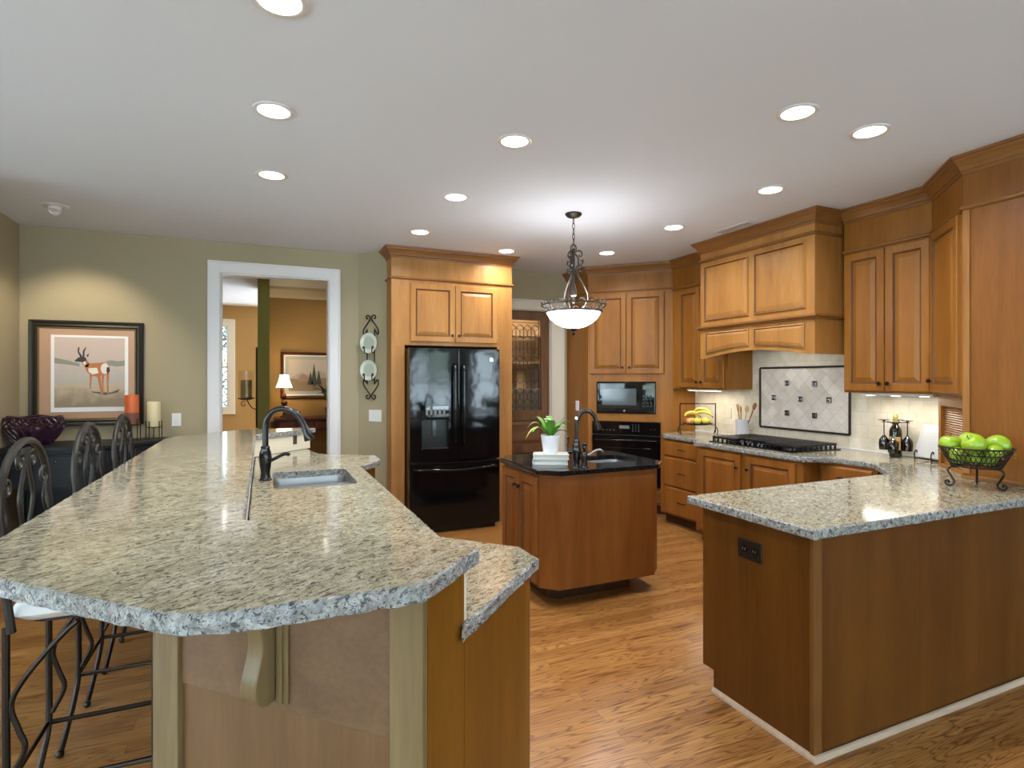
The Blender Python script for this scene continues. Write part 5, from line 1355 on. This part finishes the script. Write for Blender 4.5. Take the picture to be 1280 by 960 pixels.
for k in range(9):
    a = 2 * math.pi * k / 9; BK.cur = 1
    for j in range(3): BK.ball((.156 * math.cos(a + .07 * j) * 1.01, .156 * math.sin(a + .07 * j) * 1.01, .200 - .016 * j), .0045, 4)
BK.build('basket', ['iron', 'pewter_gold'], WBW, smooth=True, weld=False)
# image-plane right and depth at the bowl
rt = Vector((math.cos(R(23.67)), -math.sin(R(23.67)), 0)); fw = Vector((math.sin(R(23.67)), math.cos(R(23.67)), 0))
apl = [(-0.05, -0.046, 0.23, 0.054, 10, -40, 'large green apple at the front left of the wire bowl'),
       (0.029, -0.077, 0.189, 0.042, -55, 10, 'green apple with its stem facing out at the front of the wire bowl'),
       (0.102, -0.017, 0.22, 0.056, 70, 25, 'big green apple at the right of the wire bowl'),
       (0.013, 0.047, 0.235, 0.056, 10, 10, 'green apple topmost at the back middle of the wire bowl'),
       (-0.09, 0.059, 0.222, 0.05, 0, 0, 'green apple at the back left of the wire bowl'),
       (-0.109, -0.009, 0.179, 0.034, 20, -30, 'small green apple at the left rim of the wire bowl'),
       (0.064, 0.063, 0.155, 0.042, 0, 0, 'green apple at the back right, low in the wire bowl'),
       (-0.02, -0.005, 0.152, 0.036, 0, 0, 'green apple in the bottom middle of the wire bowl, seen through the wires'),
       (0.05, -0.016, 0.145, 0.036, 0, 20, 'green apple low in the wire bowl under the big right apple'),
       (-0.064, 0.047, 0.144, 0.034, 0, 0, 'green apple low at the back left, under the others in the wire bowl')]
for (rx, dy, z, r_, t1, t2, lb) in apl:
    p = Vector((BW[0], BW[1], 0)) + rt * rx + fw * dy
    apple_mesh('green_apple', 'green_apple', lb, (p.x, p.y, ZK + z), r_, 'green apples in the wire bowl', (t1, t2, rx * 900))

# ------------------------------------------------------------------ hall things
HT = thing('console_table', 'dark red-brown console table against the far hall wall', 'table', (.85, 8.28, 0))
MB().box(-.72, .72, -.22, .22, .925, .955).build('top', 'mahogany', HT, bevel=.005)
MB().box(-.68, .68, -.19, .20, .78, .924).build('apron', 'mahogany', HT)
for k in range(3): 
    o = MB().rings(-.66 + k * .445, -.66 + k * .445 + .43, .80, .91, [(0, -.195), (.006, -.203), (.02, -.203)], back=-.1905).build('drawer', 'mahogany', HT); knob(o, -.66 + k * .445 + .215, .855, -.203)
for x in (-.65, .65):
    for y in (-.17, .17): MB().lathe([(.022, 0), (.03, .03), (.02, .08), (.03, .4), (.035, .7), (.035, .78)], (x, y, 0), 12).build('leg', 'mahogany', HT, smooth=True)
MB().box(-.66, .66, -.17, .17, .12, .145).build('lower_shelf', 'mahogany', HT)
LP = thing('table_lamp', 'lit table lamp with a cream shade on the hall console', 'lamp', (.262, 8.27, .956))
MB().lathe([(0, 0), (.06, 0), (.06, .012), (.022, .03), (.016, .06), (.03, .16), (.045, .20), (.03, .225), (.02, .24), (.034, .27), (.025, .31), (.010, .33), (.010, .40), (0, .40)], n=16).build('base', 'mahogany', LP, smooth=True)
MB().lathe([(.105, .40), (.095, .43), (.068, .50), (.055, .575), (.053, .575), (.066, .50), (.093, .43), (.103, .40)], n=24).build('shade', 'shade_glow', LP, smooth=True)
MB().lathe([(0, .575), (.008, .58), (.010, .592), (0, .602)], n=10).build('finial', 'bronze', LP, smooth=True)
light('lamp_bulb', 'POINT', (0, 0, .48), 9, (1, .72, .40), LP, shadow_soft_size=.05)
BXT = thing('storage_box', 'dark wooden box lying on the hall console behind the faucet', 'box', (.36, 8.16, .956))
MB().box(-.10, .10, -.06, .06, 0, .06).build('body', 'mahogany', BXT, bevel=.004)
MB().box(-.105, .105, -.065, .065, .061, .078).build('lid', 'mahogany', BXT, bevel=.004)
LX0, LX1, LZ0, LZ1 = .225, 1.23, 1.20, 1.85
LPc = thing('framed_picture', 'framed mountain landscape print on the orange hall wall', 'picture', ((LX0 + LX1) / 2, 8.528, LZ0))
w_, h_ = LX1 - LX0, LZ1 - LZ0
MB().rings(-w_ / 2, w_ / 2, 0, h_, [(0, -.02), (.01, -.034), (.03, -.03), (.04, -.018)], cap=False, back=-.002).build('frame', 'mahogany', LPc)
MB().box(-w_ / 2 + .038, w_ / 2 - .038, -.012, -.010, .038, h_ - .038).build('mat_board', 'mat_white', LPc)
MB().rings(-w_ / 2 + .058, w_ / 2 - .058, .058, h_ - .058, [(0, -.0128), (.045, -.0128)], cap=False).build('inner_mat', 'mat_gray', LPc)
b = MB(); i0, i1, j0, j1 = -w_ / 2 + .103, w_ / 2 - .103, .103, h_ - .103
def lq(pts, m, y): b.mat(m); b.poly([(i0 + (i1 - i0) * p, y, j0 + (j1 - j0) * q) for p, q in pts])
lq([(0, 0), (1, 0), (1, 1), (0, 1)], 0, -.0124); lq([(0, 0), (1, 0), (1, .38), (.6, .42), (.3, .36), (0, .4)], 1, -.0128)
lq([(0, .40), (.2, .58), (.35, .5), (.5, .66), (.7, .5), (1, .62), (1, .38), (0, .38)], 2, -.0126)
lq([(.16, .30), (.16, .44), (.24, .56), (.33, .44), (.33, .30)], 3, -.0130)
for (cx, hgt) in [(.42, .9), (.36, .55), (.50, .6), (.78, .8), (.88, .7)]:
    lq([(cx - .05, .2), (cx + .05, .2), (cx + .025, .2 + hgt * .4), (cx, .2 + hgt * .78), (cx - .025, .2 + hgt * .4)], 4, -.0132)
b.build('landscape', ['paint_sky', 'paint_ground', 'paint_hill', 'paint_house', 'paint_tree'], LPc, weld=False)
FN = thing('potted_fern', 'dark green fern in a pot on the hall console by the door frame', 'plant', (.85, 8.15, .956))
MB().lathe([(0, 0), (.05, 0), (.075, .10), (.08, .13), (.07, .13), (.06, .11), (0, .11)], n=18).build('pot', 'mahogany', FN, smooth=True)
for k in range(14):
    b = MB(); az = R(k * 360 / 14 + 10); blade(b, (0, 0, .12), (math.cos(az), math.sin(az), 0), .20 + .05 * (k % 3), .05, .10 - .03 * (k % 2), .26 + .05 * (k % 3))
    b.build('frond', 'leaf_dark', FN, smooth=True, weld=False)
# planting outside the hall window
SHB = thing('garden_shrub', 'dense green shrub outside the window at the far end of the hall', 'shrub', (-1.05, 12.5, 0))
rr2 = random.Random(3); b = MB()
for k in range(2600):
    th, ph = rr2.uniform(0, 2 * math.pi), math.acos(rr2.uniform(-1, 1)); q = rr2.uniform(.75, 1.0)
    c_ = Vector((1.15 * q * math.sin(ph) * math.cos(th), .45 * q * math.sin(ph) * math.sin(th), 1.5 + 1.35 * q * math.cos(ph)))
    a_ = Vector((rr2.uniform(-1, 1), rr2.uniform(-1, 1), rr2.uniform(-1, 1))).normalized() * .06; e_ = a_.orthogonal().normalized() * .028
    b.cur = k % 3 == 0 and 1 or 0
    b.poly([c_ - a_, c_ + e_, c_ + a_, c_ - e_])
b.build('foliage', ['shrub_leaf', 'shrub_pale'], SHB, weld=False)
MB().lathe([(.07, 0), (.05, .4), (.04, 1.6), (0, 1.8)], n=10).build('trunk', 'stem_brown', SHB, smooth=True)
# tall candle sconce on the partition wall
SN = thing('candle_sconce', 'tall iron wall sconce holding a candle beyond the doorway', 'sconce', (-.058, 7.42, .89))
MB().box(-.022, -.0005, -.02, .02, 0, .96).build('back_bar', 'iron', SN, bevel=.003)
b = MB().tube(bez([(-.02, 0, .22), (-.07, 0, .25), (-.12, 0, .34)], 5), .006, 6).tube(spiral((-.15, 0, .285), (1, 0, 0), (0, 0, 1), .036, .010, 60, 400), .005, 6); b.build('bracket_scroll', 'iron', SN, smooth=True)
MB().lathe([(0, .335), (.05, .335), (.09, .35), (.095, .36), (0, .36)], (-.125, 0, 0), 20).build('candle_tray', 'iron', SN, smooth=True)
SG = thing('hurricane_glass', 'clear glass cylinder around the sconce candle', 'glass cylinder', (-.183, 7.42, 1.251))
MB().lathe([(.086, 0), (.086, .32), (.083, .32), (.083, .0)], n=26).build('cylinder', 'candle_glass', SG, smooth=True)
SCd = thing('pillar_candle', 'amber pillar candle in the glass of the hall sconce', 'candle', (-.183, 7.42, 1.2515))
MB().lathe([(0, 0), (.062, 0), (.062, .2), (.055, .21), (0, .2)], n=22).build('wax', 'wax_amber', SCd, smooth=True)
MB().tube([(0, 0, .2), (.001, 0, .222)], .002, 5).build('wick', 'fur_dark', SCd)

# ------------------------------------------------------------------ pendant lamp
PD = thing('pendant_lamp', 'bronze scroll pendant with a glowing white glass bowl over the island', 'pendant lamp', (2.181, 3.80, 1.80))
dz = lambda z: z - 1.80
MB().lathe([(0, dz(2.739)), (.064, dz(2.739)), (.064, dz(2.73)), (.05, dz(2.715)), (.02, dz(2.705)), (0, dz(2.70))], n=24).build('canopy', 'pewter', PD, smooth=True)
b = MB(); z = 2.705; k = 0
while z > 2.50:
    ax = Vector((1, 0, 0)) if k % 2 else Vector((0, 1, 0)); c_ = Vector((0, 0, dz(z - .022)))
    b.tube([c_ + ax * (.009 * math.cos(a)) + Vector((0, 0, .024 * math.sin(a))) for a in [2 * math.pi * j / 12 for j in range(12)]], .0028, 5, closed=True); z -= .040; k += 1
b.build('chain', 'pewter', PD, smooth=True)
MB().tube([(0, 0, dz(2.47)), (0, 0, dz(2.05))], .010, 10).lathe([(0, .0), (.022, .01), (.026, .05), (.016, .08), (.010, .1)], (0, 0, dz(2.10)), 12).build('stem', 'pewter', PD, smooth=True)
b = MB()
b.tube([(.024 * math.cos(a), 0, dz(2.478) + .024 * math.sin(a)) for a in [2 * math.pi * j / 14 for j in range(14)]], .005, 6, closed=True)
Zu = Vector((0, 0, 1))
for k in range(3):
    a = R(-23.67 + 0 + 120 * k) if False else R(-20 + 120 * k); d_ = Vector((math.cos(a), math.sin(a), 0))
    b.tube(bez([d_ * .010 + Zu * dz(2.44), d_ * .03 + Zu * dz(2.455), d_ * .058 + Zu * dz(2.45), d_ * .066 + Zu * dz(2.425), d_ * .05 + Zu * dz(2.41), d_ * .042 + Zu * dz(2.425)], 5), .0055, 6)
    b.tube(bez([d_ * .06 + Zu * dz(2.375), d_ * .072 + Zu * dz(2.385), d_ * .07 + Zu * dz(2.36), d_ * .04 + Zu * dz(2.345), d_ * .035 + Zu * dz(2.40), d_ * .012 + Zu * dz(2.43)], 5), .0055, 6)
    b.tube(bez([d_ * .045 + Zu * dz(2.305), d_ * .064 + Zu * dz(2.30), d_ * .07 + Zu * dz(2.33), d_ * .045 + Zu * dz(2.345), d_ * .022 + Zu * dz(2.32), d_ * .035 + Zu * dz(2.26), d_ * .075 + Zu * dz(2.20), d_ * .112 + Zu * dz(2.12), d_ * .108 + Zu * dz(2.06), d_ * .09 + Zu * dz(2.03), d_ * .06 + Zu * dz(2.005), d_ * .03 + Zu * dz(2.0)], 5), .0065, 6)
b.build('scroll_arms', 'pewter', PD, smooth=True)
b = MB()
ringp = lambda r_, z_: [(r_ * math.cos(a), r_ * math.sin(a), dz(z_)) for a in [2 * math.pi * k / 48 for k in range(48)]]
b.tube(ringp(.245, 2.035), .0065, 6, closed=True); b.tube(ringp(.214, 1.985), .0075, 6, closed=True)
for k in range(10):
    a = 2 * math.pi * k / 10 + .2; d_ = Vector((math.cos(a), math.sin(a), 0)); n_ = Vector((-d_.y, d_.x, 0))
    b.tube(bez([d_ * .214 + Zu * dz(1.985), d_ * .218 + Zu * dz(2.008), d_ * .245 + Zu * dz(2.035)], 3), .005, 5)
    for s in (-1, 1):
        b.tube(bez([d_ * .245 + Zu * dz(2.035), d_ * .243 + n_ * s * .035 + Zu * dz(2.062), d_ * .24 + n_ * s * .058 + Zu * dz(2.052), d_ * .24 + n_ * s * .05 + Zu * dz(2.040)], 4), .004, 5)
b.build('crown_ring', 'pewter', PD, smooth=True)
bp_ = [(0, 1.858), (.04, 1.860), (.09, 1.872), (.14, 1.898), (.18, 1.932), (.205, 1.972), (.207, 1.985), (.200, 1.985), (.175, 1.937), (.135, 1.903), (.085, 1.878), (0, 1.866)]
MB().lathe([(r_, dz(z_)) for r_, z_ in bp_], n=40).build('glass_bowl', 'bowl_glow', PD, smooth=True)
MB().lathe([(0, dz(1.805)), (.008, dz(1.81)), (.014, dz(1.825)), (.008, dz(1.838)), (.028, dz(1.848)), (.03, dz(1.857)), (0, dz(1.858))], n=16).build('finial', 'pewter', PD, smooth=True)
light('pendant_bulb', 'POINT', (0, 0, dz(2.09)), PEND, (1, .97, .95), PD, shadow_soft_size=.06)

# ------------------------------------------------------------------ ceiling fittings
cans = [(.05, 2.055, 'recessed ceiling light over the bar, cut by the top of the picture'), (.046, 2.91, 'recessed ceiling light over the bar, second from the top of the picture'), (.05, 3.83, 'recessed ceiling light over the bar, nearest the doorway'),
        (1.228, 2.766, 'recessed ceiling light above the aisle, largest of the three in its row'), (1.231, 3.78, 'recessed ceiling light above the aisle, middle of its row of three'), (1.238, 4.80, 'recessed ceiling light in front of the fridge cabinet, left one'),
        (2.205, 5.17, 'recessed ceiling light at the right corner of the fridge cabinet'), (2.327, 1.928, 'recessed ceiling light above the peninsula, left of two'), (2.845, 1.928, 'recessed ceiling light above the peninsula, right of two'),
        (3.113, 2.79, 'recessed ceiling light in front of the right wall cabinet'), (3.142, 3.804, 'recessed ceiling light in front of the range hood by the vent'), (3.165, 4.843, 'recessed ceiling light in front of the oven tower')]
K0 = None
for i, (x, y, lb) in enumerate(cans):
    if K0 is None:
        K0 = thing('recessed_light', lb, 'ceiling light', (x, y, ZC), 0, 'recessed ceiling lights')
        MB().lathe([(.070, -.001), (.093, -.001), (.093, -.004), (.086, -.008), (.072, -.006), (.070, -.001)], n=32).build('trim_ring', 'trim_white', K0, smooth=True)
        MB().lathe([(0, -.0125), (.03, -.012), (.06, -.0085), (.0705, -.0035), (.0705, -.0012)], n=28).build('lens', 'lens_glow', K0, smooth=True)
        o = K0
    else: o = dup(K0, (x, y, ZC), lb)
    light('recessed_lamp', 'AREA', (x, y, ZC - .016), CAN, (.98, .975, 1.0), shape='DISK', size=.13, spread=R(150))
EY = thing('eyeball_light', 'small adjustable spotlight on the ceiling above the antelope picture', 'ceiling light', (-1.394, 5.15, ZC))
MB().lathe([(0, -.001), (.085, -.001), (.085, -.004), (.075, -.009), (.05, -.010), (0, -.010)], n=28).build('trim_ring', 'trim_white', EY, smooth=True)
b = MB(); b.T = Matrix.Translation((0, 0, -.010)) @ Matrix.Rotation(R(-28), 4, 'X')
b.lathe([(0, .02), (.036, .015), (.04, -.01), (.038, -.045), (.03, -.045), (.03, -.03), (0, -.03)], n=20); b.build('eyeball', 'trim_white', EY, smooth=True)
light('picture_spot', 'SPOT', (-1.394, 5.12, ZC - .075), SPOT, (1, .87, .66), spot_size=R(85), spot_blend=.7, shadow_soft_size=.03, rot=(32, 0, 0))
VT = thing('ceiling_vent', 'white slotted air vent in the ceiling against the range hood', 'vent', (3.620, 3.60, ZC))
MB().rings(-.062, .062, -.19, .19, [(0, 0)], cap=False) 
b = MB(); x0, x1, y0_, y1_ = -.062, .062, -.19, .19
b.box(x0, x0 + .016, y0_, y1_, -.007, -.001).box(x1 - .016, x1, y0_, y1_, -.007, -.001).box(x0 + .016, x1 - .016, y0_, y0_ + .016, -.007, -.001).box(x0 + .016, x1 - .016, y1_ - .016, y1_, -.007, -.001); b.build('frame', 'vent_metal', VT)
MB().box(x0 + .016, x1 - .016, y0_ + .016, y1_ - .016, -.0025, -.001).build('duct', 'vent_dark', VT)
b = MB()
for k in range(11): 
    y = y0_ + .02 + k * .034; b.box(x0 + .016, x1 - .016, y, y + .016, -.006, -.003)
b.build('slat', 'vent_metal', VT)
